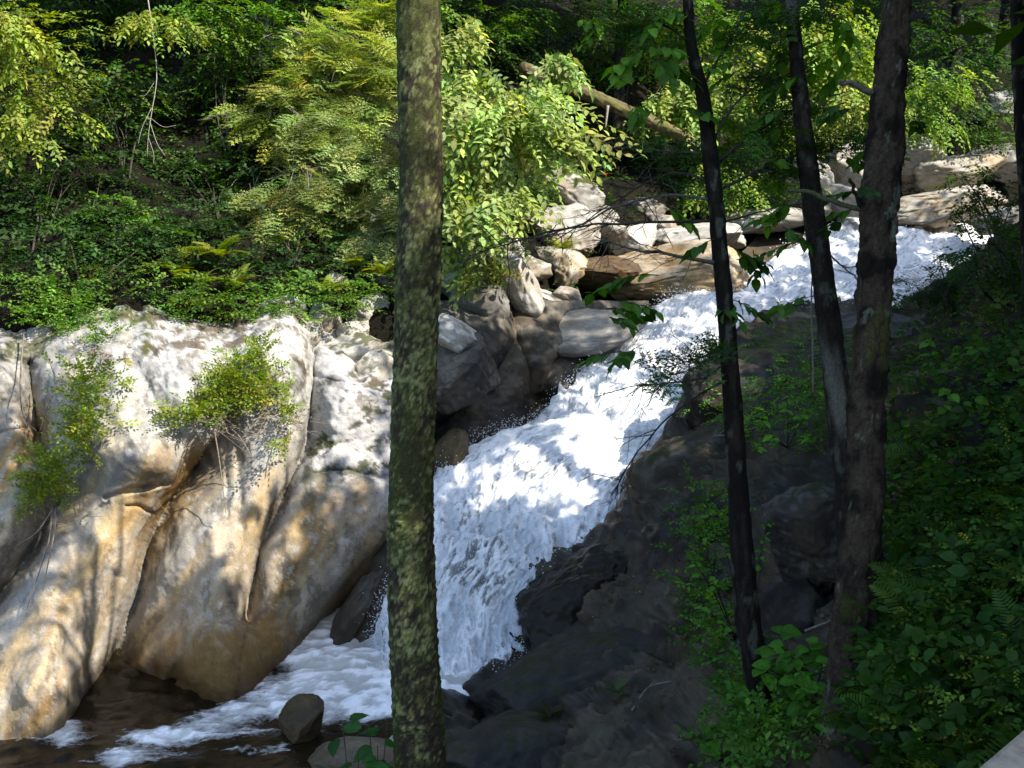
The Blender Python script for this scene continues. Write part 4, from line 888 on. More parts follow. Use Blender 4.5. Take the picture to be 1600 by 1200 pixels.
leaf_spray(T_M, botM, [(985, 470, 6.0, 70, 28), (950, 490, 6.0, 50, 14), (950, 545, 6.0, 50, 21), (1185, 395, 6.2, 65, 35), (1150, 480, 6.2, 45, 21), (1000, 415, 6.0, 50, 7), (1080, 385, 6.1, 40, 7), (1030, 105, 6.1, 60, 14), (1180, 60, 6.3, 60, 14), (1090, 180, 6.2, 50, 7), (1250, 370, 6.3, 40, 7)], (.045, .115, .015), .10, 311)
leaf_spray(T_M, botM, [(1010, 95, 6.3, 70, 21), (1055, 70, 6.3, 60, 14), (1000, 165, 6.4, 50, 14), (1125, 110, 6.4, 60, 14), (1170, 190, 6.4, 50, 14), (1050, 20, 6.3, 60, 14), (940, 30, 6.4, 60, 14), (1140, 30, 6.4, 60, 14), (1200, 330, 6.3, 45, 14), (1060, 330, 6.2, 40, 7)], (.085, .19, .02), .11, 321)
leaf_spray(T_S, botS, [(1225, 110, 6.3, 60, 21), (1290, 110, 6.3, 60, 21), (1330, 50, 6.3, 50, 14), (1220, 260, 6.3, 50, 14), (1310, 330, 6.3, 40, 7), (1240, 20, 6.3, 60, 14), (1350, 190, 6.3, 40, 7)], (.09, .20, .022), .10, 322)
leaf_spray(T_S, botS, [(1245, 465, 6.2, 45, 14), (1310, 460, 6.2, 40, 7), (1305, 170, 6.2, 50, 14), (1200, 170, 6.3, 50, 14), (1330, 240, 6.2, 50, 14), (1300, 300, 6.3, 45, 7), (1280, 60, 6.3, 60, 14)], (.055, .12, .02), .09, 312)
leaf_spray(T_R, botR, [(1335, 290, 5.3, 40, 7), (1310, 350, 5.3, 40, 7), (1420, 190, 5.5, 30, 7)], (.03, .07, .015), .075, 313)
#@@PART4
# ------------------------------------------------------------------ shoots and shrubs on the hillside
def surf_bank(px, py): return unp(px, py, bk_d(np.array([px]), np.array([py]))[0])
def surf_hill(px, py): return unp(px, py, hs_d(np.array([px]), np.array([py]))[0])

def foliage(name, label, px, py, d, rx, ry, kind, n, base_col, size, seed, foot=None, cat='shrub', group=None, stems=5, stem_r=.018, flat=.6, leafpart='foliage', warm=.2, bark=(.07, .06, .05), hang=0.0, bare=0):
    """a shrub or bough: stems from the ground at foot, fanned out to clumps of leafy twigs filling an ellipsoid of rx, ry photo pixels"""
    r = np.random.default_rng(seed); c0 = unp(px, py, d); RX, RZ = rx / F_PX * d, ry / F_PX * d; RY = (RX + RZ) * .5 * flat
    if foot is None:
        foot = surf_hill(px + r.uniform(-.2, .2) * rx, min(py + ry * 1.1, 700))
    foot = np.asarray(foot, float) - np.array([0, 0, .05])
    root = thing(name, label, cat, foot, group)
    ncl = max(4, int(n / 12)); u = unit(r.normal(size=(ncl, 3))) * (r.random(ncl) ** .45)[:, None]; cl = c0 + u * [RX, RY, RZ]
    sm = MB()
    trunk_top = foot * .35 + c0 * .65 - np.array([0, 0, RZ * .2])
    for k in range(min(ncl, stems + 6)):
        e = cl[k % ncl]; st = foot + r.normal(0, .03, 3) * [1, 1, 0] if k < stems else trunk_top
        mid = (st + e) / 2 + r.normal(0, .12, 3) * RX + np.array([0, 0, .15 * RZ])
        p = resample(np.array([st, mid, e]), 8); V, f = tube(p, np.linspace(stem_r, .004, 8) if k < stems else np.linspace(.008, .003, 8), 5); sm.add(local(V, foot), f, bark)
    for k in range(bare):                                              # bare grey twigs
        e = cl[r.integers(0, ncl)]; dv = unit(r.normal(size=3) * [1, .6, .8]); L = r.uniform(.25, .7)
        p = np.array([e + dv * L * t + r.normal(0, .03, 3) * t for t in np.linspace(0, 1, 5)]); V, f = tube(p, np.linspace(.007, .002, 5), 4); sm.add(local(V, foot), f, [.24, .22, .19])
        for m in range(3):
            j = r.integers(1, 4); d2 = unit(dv + r.normal(0, .7, 3)); q2 = np.array([p[j] + d2 * L * .5 * t for t in (0, .5, 1)]); V, f = tube(q2, [.004, .003, .001], 3); sm.add(local(V, foot), f, [.24, .22, .19])
    link('stem', sm.mesh('stem', M_BARK), root)
    mb = MB(); tm = KINDS[kind]
    for t in range(len(tm)):
        m = n // len(tm); ci = r.integers(0, ncl, m); off = r.normal(size=(m, 3)) * np.array([RX, RY, RZ * .6]) * .20
        pos = cl[ci] + off; out = unit((pos - c0) / [RX, RY, RZ] + r.normal(0, .5, (m, 3)))
        dr = unit(out * [1, 1, .35] + np.array([0, -.25, -.15 - hang])); up = unit(np.array([0.05, -.25, 1.]) + r.normal(0, .3, (m, 3)))
        clum = np.exp(.22 * r.normal(size=ncl))[ci]
        tv, tf, tc = tm[t]; scatter(mb, tv, tf, tc, local(pos - dr * size * .4, foot), dr, up, size * r.uniform(.65, 1.25, m), leaf_cols(m, base_col, .18, warm, seed + t) * clum[:, None])
    link(leafpart, mb.mesh(leafpart, M_NEEDLE if kind == 'H' else M_LEAF), root); return root

G1 = (.06, .12, .02); G2 = (.04, .09, .016); GY = (.19, .25, .035); GH = (.23, .30, .09); GF = (.20, .25, .032); GB = (.11, .21, .03)  # sun and shade put into leaf colours: brighter for lit plants, darker for shaded
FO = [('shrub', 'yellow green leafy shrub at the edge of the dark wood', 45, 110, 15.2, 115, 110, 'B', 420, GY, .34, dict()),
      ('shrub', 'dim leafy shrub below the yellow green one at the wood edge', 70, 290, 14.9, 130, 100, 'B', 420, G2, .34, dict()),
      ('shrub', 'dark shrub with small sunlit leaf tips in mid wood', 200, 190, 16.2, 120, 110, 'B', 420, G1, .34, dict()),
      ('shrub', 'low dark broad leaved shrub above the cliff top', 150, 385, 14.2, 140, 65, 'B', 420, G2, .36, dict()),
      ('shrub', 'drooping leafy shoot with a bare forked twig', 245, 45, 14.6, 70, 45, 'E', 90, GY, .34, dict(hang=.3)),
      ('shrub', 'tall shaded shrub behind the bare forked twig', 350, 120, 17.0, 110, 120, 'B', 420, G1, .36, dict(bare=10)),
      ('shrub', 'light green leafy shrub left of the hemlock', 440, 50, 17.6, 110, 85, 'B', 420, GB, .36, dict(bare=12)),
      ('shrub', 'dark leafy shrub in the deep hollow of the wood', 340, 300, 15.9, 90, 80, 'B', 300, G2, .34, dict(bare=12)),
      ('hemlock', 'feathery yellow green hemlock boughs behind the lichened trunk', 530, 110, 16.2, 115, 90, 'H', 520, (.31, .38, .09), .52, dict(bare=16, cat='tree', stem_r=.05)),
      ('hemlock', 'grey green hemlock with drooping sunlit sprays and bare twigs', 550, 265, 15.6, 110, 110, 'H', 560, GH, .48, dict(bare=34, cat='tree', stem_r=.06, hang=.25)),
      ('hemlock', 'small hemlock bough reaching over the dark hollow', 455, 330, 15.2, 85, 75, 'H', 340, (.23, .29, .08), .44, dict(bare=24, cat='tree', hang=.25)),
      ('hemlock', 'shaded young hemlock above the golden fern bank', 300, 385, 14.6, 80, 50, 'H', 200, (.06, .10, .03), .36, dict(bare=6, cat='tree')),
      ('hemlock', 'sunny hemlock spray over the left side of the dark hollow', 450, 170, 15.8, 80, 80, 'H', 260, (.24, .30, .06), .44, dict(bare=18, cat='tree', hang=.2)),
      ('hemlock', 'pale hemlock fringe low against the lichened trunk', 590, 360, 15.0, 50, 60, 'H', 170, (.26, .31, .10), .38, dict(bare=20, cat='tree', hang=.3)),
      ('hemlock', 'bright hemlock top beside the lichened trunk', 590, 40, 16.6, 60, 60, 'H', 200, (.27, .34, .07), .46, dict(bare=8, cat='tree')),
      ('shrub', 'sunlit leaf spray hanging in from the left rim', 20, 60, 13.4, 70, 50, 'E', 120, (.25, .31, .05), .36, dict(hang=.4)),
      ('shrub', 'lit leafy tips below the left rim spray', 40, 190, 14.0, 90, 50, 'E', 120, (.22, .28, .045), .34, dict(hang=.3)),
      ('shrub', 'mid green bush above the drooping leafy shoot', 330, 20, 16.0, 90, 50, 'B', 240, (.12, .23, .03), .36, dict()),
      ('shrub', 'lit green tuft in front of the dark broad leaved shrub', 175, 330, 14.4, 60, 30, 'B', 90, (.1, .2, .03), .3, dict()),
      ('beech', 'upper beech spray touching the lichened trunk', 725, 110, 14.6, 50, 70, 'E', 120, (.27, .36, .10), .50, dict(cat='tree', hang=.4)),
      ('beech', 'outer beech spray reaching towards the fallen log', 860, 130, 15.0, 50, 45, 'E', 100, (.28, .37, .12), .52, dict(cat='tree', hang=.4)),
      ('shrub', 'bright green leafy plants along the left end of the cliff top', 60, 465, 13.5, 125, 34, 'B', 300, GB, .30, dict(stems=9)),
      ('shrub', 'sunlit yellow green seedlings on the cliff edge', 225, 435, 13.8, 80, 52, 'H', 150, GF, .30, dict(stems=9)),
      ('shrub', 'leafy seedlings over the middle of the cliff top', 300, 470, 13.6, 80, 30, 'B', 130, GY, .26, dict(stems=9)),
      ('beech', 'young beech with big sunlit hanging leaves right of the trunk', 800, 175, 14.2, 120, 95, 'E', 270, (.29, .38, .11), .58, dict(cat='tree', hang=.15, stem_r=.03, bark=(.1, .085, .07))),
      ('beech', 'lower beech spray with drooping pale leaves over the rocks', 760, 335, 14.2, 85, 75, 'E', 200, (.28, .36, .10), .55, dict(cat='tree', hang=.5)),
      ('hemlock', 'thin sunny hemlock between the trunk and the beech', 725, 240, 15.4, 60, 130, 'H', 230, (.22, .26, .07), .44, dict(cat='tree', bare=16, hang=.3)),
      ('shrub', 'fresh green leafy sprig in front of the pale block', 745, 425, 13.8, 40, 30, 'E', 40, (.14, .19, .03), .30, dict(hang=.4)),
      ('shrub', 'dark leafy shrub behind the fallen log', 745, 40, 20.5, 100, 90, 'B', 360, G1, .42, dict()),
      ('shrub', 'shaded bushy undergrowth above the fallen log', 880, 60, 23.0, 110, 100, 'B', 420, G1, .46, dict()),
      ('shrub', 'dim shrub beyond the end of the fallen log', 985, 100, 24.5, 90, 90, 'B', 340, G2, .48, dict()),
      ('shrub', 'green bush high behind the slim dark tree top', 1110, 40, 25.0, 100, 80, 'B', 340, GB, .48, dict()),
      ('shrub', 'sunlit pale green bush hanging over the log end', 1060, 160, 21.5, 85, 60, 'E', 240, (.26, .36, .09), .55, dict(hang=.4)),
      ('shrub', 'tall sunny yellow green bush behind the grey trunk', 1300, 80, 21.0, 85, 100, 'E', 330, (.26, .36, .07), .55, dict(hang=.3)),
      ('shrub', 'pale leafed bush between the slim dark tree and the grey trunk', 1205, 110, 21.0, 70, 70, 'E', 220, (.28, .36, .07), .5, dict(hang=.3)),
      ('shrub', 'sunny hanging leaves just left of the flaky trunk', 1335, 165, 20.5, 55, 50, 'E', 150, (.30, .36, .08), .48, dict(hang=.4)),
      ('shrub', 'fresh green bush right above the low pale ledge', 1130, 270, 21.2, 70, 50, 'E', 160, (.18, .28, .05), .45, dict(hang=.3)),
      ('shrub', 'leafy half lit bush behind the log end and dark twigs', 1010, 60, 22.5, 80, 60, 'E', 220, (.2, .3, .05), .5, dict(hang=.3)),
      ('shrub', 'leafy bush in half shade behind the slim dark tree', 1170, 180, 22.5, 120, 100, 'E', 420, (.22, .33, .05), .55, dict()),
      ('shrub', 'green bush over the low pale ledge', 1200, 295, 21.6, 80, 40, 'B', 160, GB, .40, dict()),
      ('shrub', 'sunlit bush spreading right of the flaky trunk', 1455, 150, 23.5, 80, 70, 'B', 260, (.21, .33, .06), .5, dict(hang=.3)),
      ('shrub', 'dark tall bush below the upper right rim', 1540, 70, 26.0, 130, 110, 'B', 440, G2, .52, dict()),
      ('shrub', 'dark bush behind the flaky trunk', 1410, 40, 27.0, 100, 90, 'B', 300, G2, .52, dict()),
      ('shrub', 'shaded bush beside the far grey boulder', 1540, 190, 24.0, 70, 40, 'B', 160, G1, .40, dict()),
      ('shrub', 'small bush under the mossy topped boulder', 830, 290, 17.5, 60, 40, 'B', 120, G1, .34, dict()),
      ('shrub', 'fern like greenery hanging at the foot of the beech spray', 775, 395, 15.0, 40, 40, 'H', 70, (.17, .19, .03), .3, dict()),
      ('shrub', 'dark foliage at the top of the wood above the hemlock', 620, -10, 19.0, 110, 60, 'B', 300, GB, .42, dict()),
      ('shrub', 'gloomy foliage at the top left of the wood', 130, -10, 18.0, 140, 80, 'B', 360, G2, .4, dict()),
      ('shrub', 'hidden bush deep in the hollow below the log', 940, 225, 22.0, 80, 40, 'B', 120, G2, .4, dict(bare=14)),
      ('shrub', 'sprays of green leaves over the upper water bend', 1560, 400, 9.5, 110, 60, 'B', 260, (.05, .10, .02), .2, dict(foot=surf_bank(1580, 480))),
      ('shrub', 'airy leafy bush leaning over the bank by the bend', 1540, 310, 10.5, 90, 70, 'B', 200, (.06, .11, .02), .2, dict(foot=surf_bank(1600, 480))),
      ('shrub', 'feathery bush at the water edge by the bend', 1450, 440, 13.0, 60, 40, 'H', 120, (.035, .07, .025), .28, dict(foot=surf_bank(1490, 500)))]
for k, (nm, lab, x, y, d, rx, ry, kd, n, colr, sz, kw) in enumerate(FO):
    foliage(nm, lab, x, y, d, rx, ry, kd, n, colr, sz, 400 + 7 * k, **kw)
# the bare forked twig hanging in front of the dark wood
p0 = unp(230, -10, 14.5); root = thing('bare_twig', 'bare pale forked twig hanging down before the dark wood', 'twig', p0); mb = MB()
for pts, r0 in (([(230, -10), (240, 60), (245, 120), (238, 170), (232, 210), (230, 245)], .010), ([(236, 170), (222, 200), (216, 225)], .005), ([(234, 190), (246, 225), (258, 243)], .005), ([(240, 130), (228, 148), (218, 150)], .004), ([(232, 215), (240, 240), (240, 256)], .004), ([(236, 185), (255, 198), (275, 196)], .003)):
    p = resample(path_px(pts, 14.5), 18); V, f = tube(p, np.linspace(r0, .003, 18), 5); mb.add(local(V, p0), f, [.36, .32, .27])
link('twig', mb.mesh('twig', M_BARK), root)

# ferns --------------------------------------------------------------------
def fern(label, px, py, d, size, nf, colr, seed, foot=None, group=None):
    r = np.random.default_rng(seed); b = unp(px, py, d) if foot is None else np.asarray(foot); root = thing('fern', label, 'fern', b, group)
    for k in range(nf):
        az = r.uniform(0, 6.28); el = r.uniform(.15, .85); dv = np.array([math.cos(az) * math.cos(el), math.sin(az) * math.cos(el) - .25, math.sin(el)])
        mb = MB(); tv, tf, tc = TW_F[k % 2]; scatter(mb, tv, tf, tc, [np.zeros(3)], [dv], [np.array([0, 0, 1.])], [size * r.uniform(.5, 1.0)], leaf_cols(1, colr, .2, .2, seed + k))
        link('frond', mb.mesh('frond', M_LEAF), root)
for k, (x, y, d, s, n, cq, lab) in enumerate([
        (340, 400, 14.0, .55, 14, GF, 'large golden green fern clump on the bank above the cliff'), (310, 445, 13.8, .45, 12, GF, 'golden fern low on the cliff top'), (370, 445, 13.9, .45, 11, GF, 'yellow fern right of the golden clump'),
        (280, 430, 13.9, .42, 10, GF, 'yellow fern beside the cliff edge seedlings'), (515, 455, 14.3, .4, 10, GF, 'small yellow fern on the mossy shelf'), (600, 430, 14.9, .45, 12, GF, 'bright fern tucked against the lichened trunk'),
        (560, 415, 15, .38, 9, GF, 'fern between shelf rocks below the hemlock'), (630, 455, 14.7, .38, 9, GF, 'fern on the pale shelf rock'), (700, 410, 15.2, .38, 9, GF, 'fern just right of the lichened trunk'), (880, 390, 18.0, .4, 8, GF, 'tiny fern in a crack of the wide pale boulder')]):
    fern(lab, x, y, d - .25, s, n + 8, cq, 900 + k)
for k, (x, y, s, n, cq, lab) in enumerate([(1120, 1195, .32, 9, (.05, .065, .012), 'dull fern low on the dark slope'), (860, 1130, .3, 8, (.045, .055, .012), 'brownish fern in a crack of the dark slab'), (1240, 920, .35, 9, (.06, .075, .012), 'yellowing fern under the scarred boulder'),
        (1130, 930, .3, 8, (.05, .065, .012), 'fern on the dark slope behind the leaning tree'), (1480, 1080, .45, 10, (.03, .065, .015), 'dark green fern among the bank plants'), (1540, 1120, .5, 10, (.028, .06, .02), 'spreading dim fern by the wooden rail'), (1420, 900, .35, 9, (.05, .07, .012), 'fern behind the flaky trunk'), (1180, 1010, .3, 8, (.05, .065, .014), 'brown green fern beside the leaning tree'), (960, 1090, .22, 7, (.04, .09, .02), 'tiny green fern on the mossy dotted boulder')]):
    fern(lab, x, y, 0, s, n, cq, 930 + k, foot=surf_bank(x, y) + np.array([0, -.08, .1]))

# bushes rooted on the cliff face -------------------------------------------
def cliff_pt(px, py): return unp(px, py, cl_d(np.array([float(px)]), np.array([float(py)]))[0] - .1)
def cliff_bush(label, blobs, root_pts, foot_px, seed, colr):
    foot = cliff_pt(*foot_px); root = thing('cliff_bush', label, 'bush', foot); r = np.random.default_rng(seed); mb = MB()
    for (x, y, rx, ry, n) in blobs:
        c0 = cliff_pt(x, y) + np.array([.02, -.14, 0]); RX, RZ = rx / F_PX * 12, ry / F_PX * 12
        for t in range(3):
            m = int(n * .55); off = r.normal(size=(m, 3)) * [RX * .5, .13, RZ * .5]; dr = unit(off * [1, 1, .6] + np.array([0, -.12, .10]) + r.normal(0, .08, (m, 3))); up = unit(np.array([.1, -.4, 1.]) + r.normal(0, .3, (m, 3)))
            tv, tf, tc = TW_B[t]; scatter(mb, tv, tf, tc, local(c0 + off - dr * .06, foot), dr, up, .21 * r.uniform(.7, 1.3, m), leaf_cols(m, colr, .2, .25, seed + t))
    link('foliage', mb.mesh('foliage', M_LEAF), root)
    for pts in root_pts:
        p = resample(np.array([cliff_pt(x, y) for x, y in pts]) + np.array([0, -.05, 0]), 14); V, f = tube(p, np.linspace(.011, .004, 14), 5); m2 = MB(); m2.add(local(V, foot), f, [.22, .18, .14]); link('root', m2.mesh('root', M_BARK), root)
    tw = MB()
    for k in range(26):
        x0, y0 = foot_px[0] + r.normal(0, 18), foot_px[1] + r.normal(0, 8); p = np.array([cliff_pt(x0 + r.normal(0, 1) * 28 * t, y0 + 45 * t * r.uniform(-.4, 1)) + np.array([0, -.06, 0]) for t in np.linspace(0, 1, 4)]); V, f = tube(p, np.linspace(.006, .002, 4), 4); tw.add(local(V, foot), f, [.26, .22, .18])
    o = link('twigs', tw.mesh('twigs', M_BARK), root); o['kind'] = 'stuff'
cliff_bush('bright bushy shrub rooted in the middle of the pale cliff', [(370, 590, 48, 32, 130), (400, 560, 26, 34, 60), (310, 640, 42, 16, 60), (420, 610, 26, 26, 45), (345, 615, 30, 20, 50)], [[(330, 665), (300, 690), (285, 720)], [(335, 660), (345, 720), (355, 800)], [(345, 655), (375, 680), (400, 720)], [(330, 650), (300, 655), (270, 668)]], (335, 655), 961, GY)
cliff_bush('straggling shrub trailing down the left of the cliff with hanging roots', [(130, 620, 28, 50, 70), (90, 735, 34, 34, 80), (80, 770, 26, 18, 40), (130, 680, 30, 24, 50), (165, 590, 24, 34, 36), (150, 650, 30, 16, 30)], [[(85, 790), (80, 840), (65, 890), (45, 950)], [(90, 790), (88, 830), (78, 880), (70, 920)], [(85, 795), (60, 830), (30, 850)], [(40, 520), (35, 600), (40, 650), (60, 672)], [(80, 560), (90, 600), (75, 640), (65, 675)]], (90, 780), 962, GY)
cliff_bush('little tuft of leaves in the groove right of the bushy shrub', [(452, 640, 10, 28, 22), (440, 690, 8, 14, 10)], [[(455, 650), (440, 690), (437, 720)]], (452, 655), 963, GY)
cliff_bush('leafy sprig spilling over the cliff lip left of the pale crown', [(168, 530, 20, 26, 36), (120, 510, 30, 12, 30)], [[(168, 545), (160, 575), (165, 600)]], (168, 540), 964, GB)

# ground litter of small plants ----------------------------------------------
def cover(name, label, P, N, n, colr, size, kind, seed, up=.7, spread=.08, dirb=(0, -.35, .25), warm=.25):
    r = np.random.default_rng(seed); i = r.integers(0, len(P), n); pos = P[i] + N[i] * np.abs(r.normal(0, spread, n))[:, None] + r.normal(0, .04, (n, 3)); mb = MB(); tm = KINDS[kind]
    for t in range(len(tm)):
        s = slice(t, None, len(tm)); m = len(pos[s]); dr = unit(r.normal(size=(m, 3)) * [1, 1, .3] + np.array(dirb)); u = unit(N[i][s] * .5 + np.array([0, -.1, up]) + r.normal(0, .25, (m, 3)))
        tv, tf, tc = tm[t]; pc = np.exp(.5 * fbm(pos[s] * 1.3, 3, seed + 3))
        scatter(mb, tv, tf, tc, pos[s], dr, u, size * r.uniform(.5, 1.35, m), leaf_cols(m, colr, .22, warm, seed + t) * pc[:, None])
    return tag(link(name, mb.mesh(name, M_LEAF)), label, None, None, 'stuff')
r = np.random.default_rng(70)
m = (HY.ravel() < 470 - .35 * np.maximum(0, HX.ravel() - 700)) & (HX.ravel() > -250) & (HX.ravel() < 1850)
m &= ~((HX.ravel() > 640) & (HX.ravel() < 1250) & (HY.ravel() > 345)); m &= HY.ravel() > -250
hx, hy = HX.ravel()[m], HY.ravel()[m]; HPm = unp(hx, hy, hs_d(hx, hy)); HN = np.repeat(unit(np.array([[-.05, -.6, .7]])), len(HPm), 0)
cover('undergrowth', 'tangled leafy undergrowth covering the wooded hillside', HPm, HN, 7400, (.022, .052, .010), .36, 'B', 71, .7, .30)
m2 = (hy > 330) & (hx < 660)
cover('cliff_top_growth', 'low green growth along the cliff top under the shrubs', HPm[m2], HN[m2], 900, G2, .26, 'B', 74, .7, .22)
r = np.random.default_rng(75); ex, ey = r.uniform(-80, 640, 1000), r.uniform(440, 512, 1000); kp = (fbm(np.stack([ex / 60, ey / 60, 0 * ex], 1), 3, 76) > -.12) & (ey < 512 - .02 * np.abs(ex - 100)); ex, ey = ex[kp], ey[kp]
EP = unp(ex, ey, hs_d(ex, ey) - .45); cover('cliff_edge_growth', 'bright green leaves spilling along the very edge of the cliff top', EP, np.repeat([[0, -.5, .86]], len(EP), 0), 800, GB, .24, 'B', 75, .7, .1)
ex, ey = r.uniform(700, 1010, 400), r.uniform(280, 470, 400); EP = unp(ex, ey, hs_d(ex, ey) - .3); cover('rock_gap_growth', 'small plants growing in the gaps between the upper boulders', EP, np.repeat([[0, -.5, .86]], len(EP), 0), 240, G1, .26, 'B', 77, .7, .12)
mk = BANK_OK & (fbm(BANK_P * 2.4, 3, 90) > -.22) & (BANK_PX < 1760) & (((BANK_PX > 1385 + .05 * (BANK_PY - 600)) & (BANK_PY > 440)) | ((BANK_PX > 1480) & (BANK_PY > 340)))
cover('bank_plants', 'dense low leafy plants covering the shaded right bank', BANK_P[mk], BANK_N[mk], 4200, (.034, .092, .009), .14, 'G', 72, .8, .12, warm=.5)
cover('bank_small_leaves', 'finer yellowing leaves mixed through the bank plants', BANK_P[mk], BANK_N[mk], 2600, (.10, .16, .014), .11, 'B', 78, .8, .12, warm=.6)
cover('bank_fern_growth', 'feathery low fern growth among the bank plants', BANK_P[mk], BANK_N[mk], 500, (.045, .10, .010), .22, 'F', 79, .8, .10)
pat = (((BANK_PX - 1230) / 110) ** 2 + ((BANK_PY - 640) / 70) ** 2 < 1) | (((BANK_PX - 1130) / 45) ** 2 + ((BANK_PY - 830) / 50) ** 2 < 1) | (((BANK_PX - 1120) / 40) ** 2 + ((BANK_PY - 950) / 60) ** 2 < 1) | (((BANK_PX - 1250) / 80) ** 2 + ((BANK_PY - 560) / 35) ** 2 < 1) | (((BANK_PX - 1230) / 70) ** 2 + ((BANK_PY - 1150) / 60) ** 2 < 1) | (((BANK_PX - 1180) / 60) ** 2 + ((BANK_PY - 1060) / 25) ** 2 < 1)
mp = BANK_OK & pat
cover('ledge_plants', 'patches of small green plants growing on the dark bank ledges', BANK_P[mp], BANK_N[mp], 1700, (.07, .175, .015), .2, 'B', 73, .8, .14)

# brown leaf litter on the bank
ml = BANK_OK & (BANK_PX > 900) & (BANK_PX < 1500) & (BANK_N[:, 2] > .45) & (fbm(BANK_P * 1.6, 3, 91) > .05); r = np.random.default_rng(92); i = r.choice(np.flatnonzero(ml), 1500)
mb = MB(); tv, tf = leaf_oval(.3); scatter(mb, tv, tf, np.ones(8), BANK_P[i] + BANK_N[i] * .012 + r.normal(0, .02, (1500, 3)) * [1, 1, .1], unit(r.normal(size=(1500, 3)) * [1, 1, .2]), unit(BANK_N[i] + r.normal(0, .25, (1500, 3))), r.uniform(.025, .06, 1500), leaf_cols(1500, (.10, .065, .03), .5, .2, 93))
tag(link('leaf_litter', mb.mesh('leaf_litter', M_LEAF)), 'dead brown leaves scattered over the dark bank', None, None, 'stuff')
for k, (pts, lab) in enumerate([([(985, 1120), (1010, 1085), (1045, 1075)], 'thin dead stick lying on the dark slab'), ([(1250, 1000), (1290, 985), (1320, 978)], 'pale dead stick beside the flaky trunk'), ([(1080, 690), (1130, 692), (1180, 680)], 'dead twig lying on the pale crusted ledge')]):
    p = resample(np.array([surf_bank(x, y) + [0, -.12, .12] for x, y in pts]), 16); V, f = tube(p, np.linspace(.011, .004, 16), 6); st = thing('dead_stick', lab, 'stick', p[0]); mb = MB(); mb.add(local(V, p[0]), f, [.22, .19, .15]); link('stem', mb.mesh('stem', M_BARK), st)
    V, f = tube(np.array([p[6], p[6] + [.06, .02, .06], p[6] + [.13, .03, .09]]), [.005, .004, .002], 4); mb = MB(); mb.add(local(V, p[0]), f, [.22, .19, .15]); link('fork', mb.mesh('fork', M_BARK), st)

# single leafy plants whose leaves can be told apart --------------------------
def leafy_plant(label, foot, pts, size, base, seed, w=.42, per=6, cat='plant', group=None):
    """a plant with stems to each spot, leaves in a fan round each stem end, every leaf a part"""
    r = np.random.default_rng(seed); root = thing('leafy_plant', label, cat, foot, group); ms = [leaf_mesh(tuple(np.round(np.array(base) * q, 3)), w, 10 + k) for k, q in enumerate((.75, 1.0, 1.2, 1.45))]
    for (x, y, d, n) in pts:
        e = unp(x, y, d); p = resample(np.array([foot, (np.asarray(foot) + e) / 2 + r.normal(0, .04, 3) + np.array([0, 0, .05]), e]), 8); V, f = tube(p, np.linspace(.006, .0025, 8), 5); mb = MB(); mb.add(local(V, foot), f, [.045, .05, .02]); sh = link('stem', mb.mesh('stem', M_BARK), root)
        az0 = r.uniform(0, 6.28)
        for k in range(n):
            az = az0 + k * 2.4 + r.normal(0, .3); dv = np.array([math.cos(az), math.sin(az) * .8 - .2, r.uniform(-.45, .2)]); pp = e + r.normal(0, .02, 3) - (e - p[5]) * r.uniform(0, .9)
            put_leaf(sh, foot, pp, dv, unit(np.array([0, -.35, 1.]) + r.normal(0, .22, 3)), size * r.uniform(.7, 1.2), ms[r.integers(0, 4)])
fb = surf_bank(1270, 1130)
leafy_plant('broad leaved shrub with round leaves between the leaning and flaky trunks', fb, [(1200, 1010, 5.9, 6), (1235, 1020, 5.8, 7), (1270, 1010, 5.9, 7), (1190, 1040, 5.8, 5), (1245, 1060, 5.7, 6), (1285, 1035, 5.8, 5), (1220, 985, 6.0, 4), (1270, 1085, 5.6, 6), (1285, 1120, 5.4, 6), (1250, 1110, 5.6, 5)], .105, (.06, .17, .014), 981, .45)
leafy_plant('low clump of round scalloped leaves at the foot of the leaning tree', surf_bank(1135, 1185), [(1115, 1130, 6.4, 3), (1150, 1140, 6.3, 3), (1105, 1170, 6.3, 3), (1150, 1170, 6.2, 3), (1170, 1160, 6.2, 2)], .11, (.065, .19, .015), 982, .55)
leafy_plant('single stem with dark whorled leaves at the water edge by the lichened trunk', np.array([-.75, 5.0, .9]), [(535, 1128, 5.3, 3), (575, 1130, 5.3, 4), (605, 1125, 5.2, 3), (590, 1165, 5.2, 5), (560, 1172, 5.2, 4), (625, 1180, 5.2, 3)], .12, (.02, .08, .012), 983, .30)
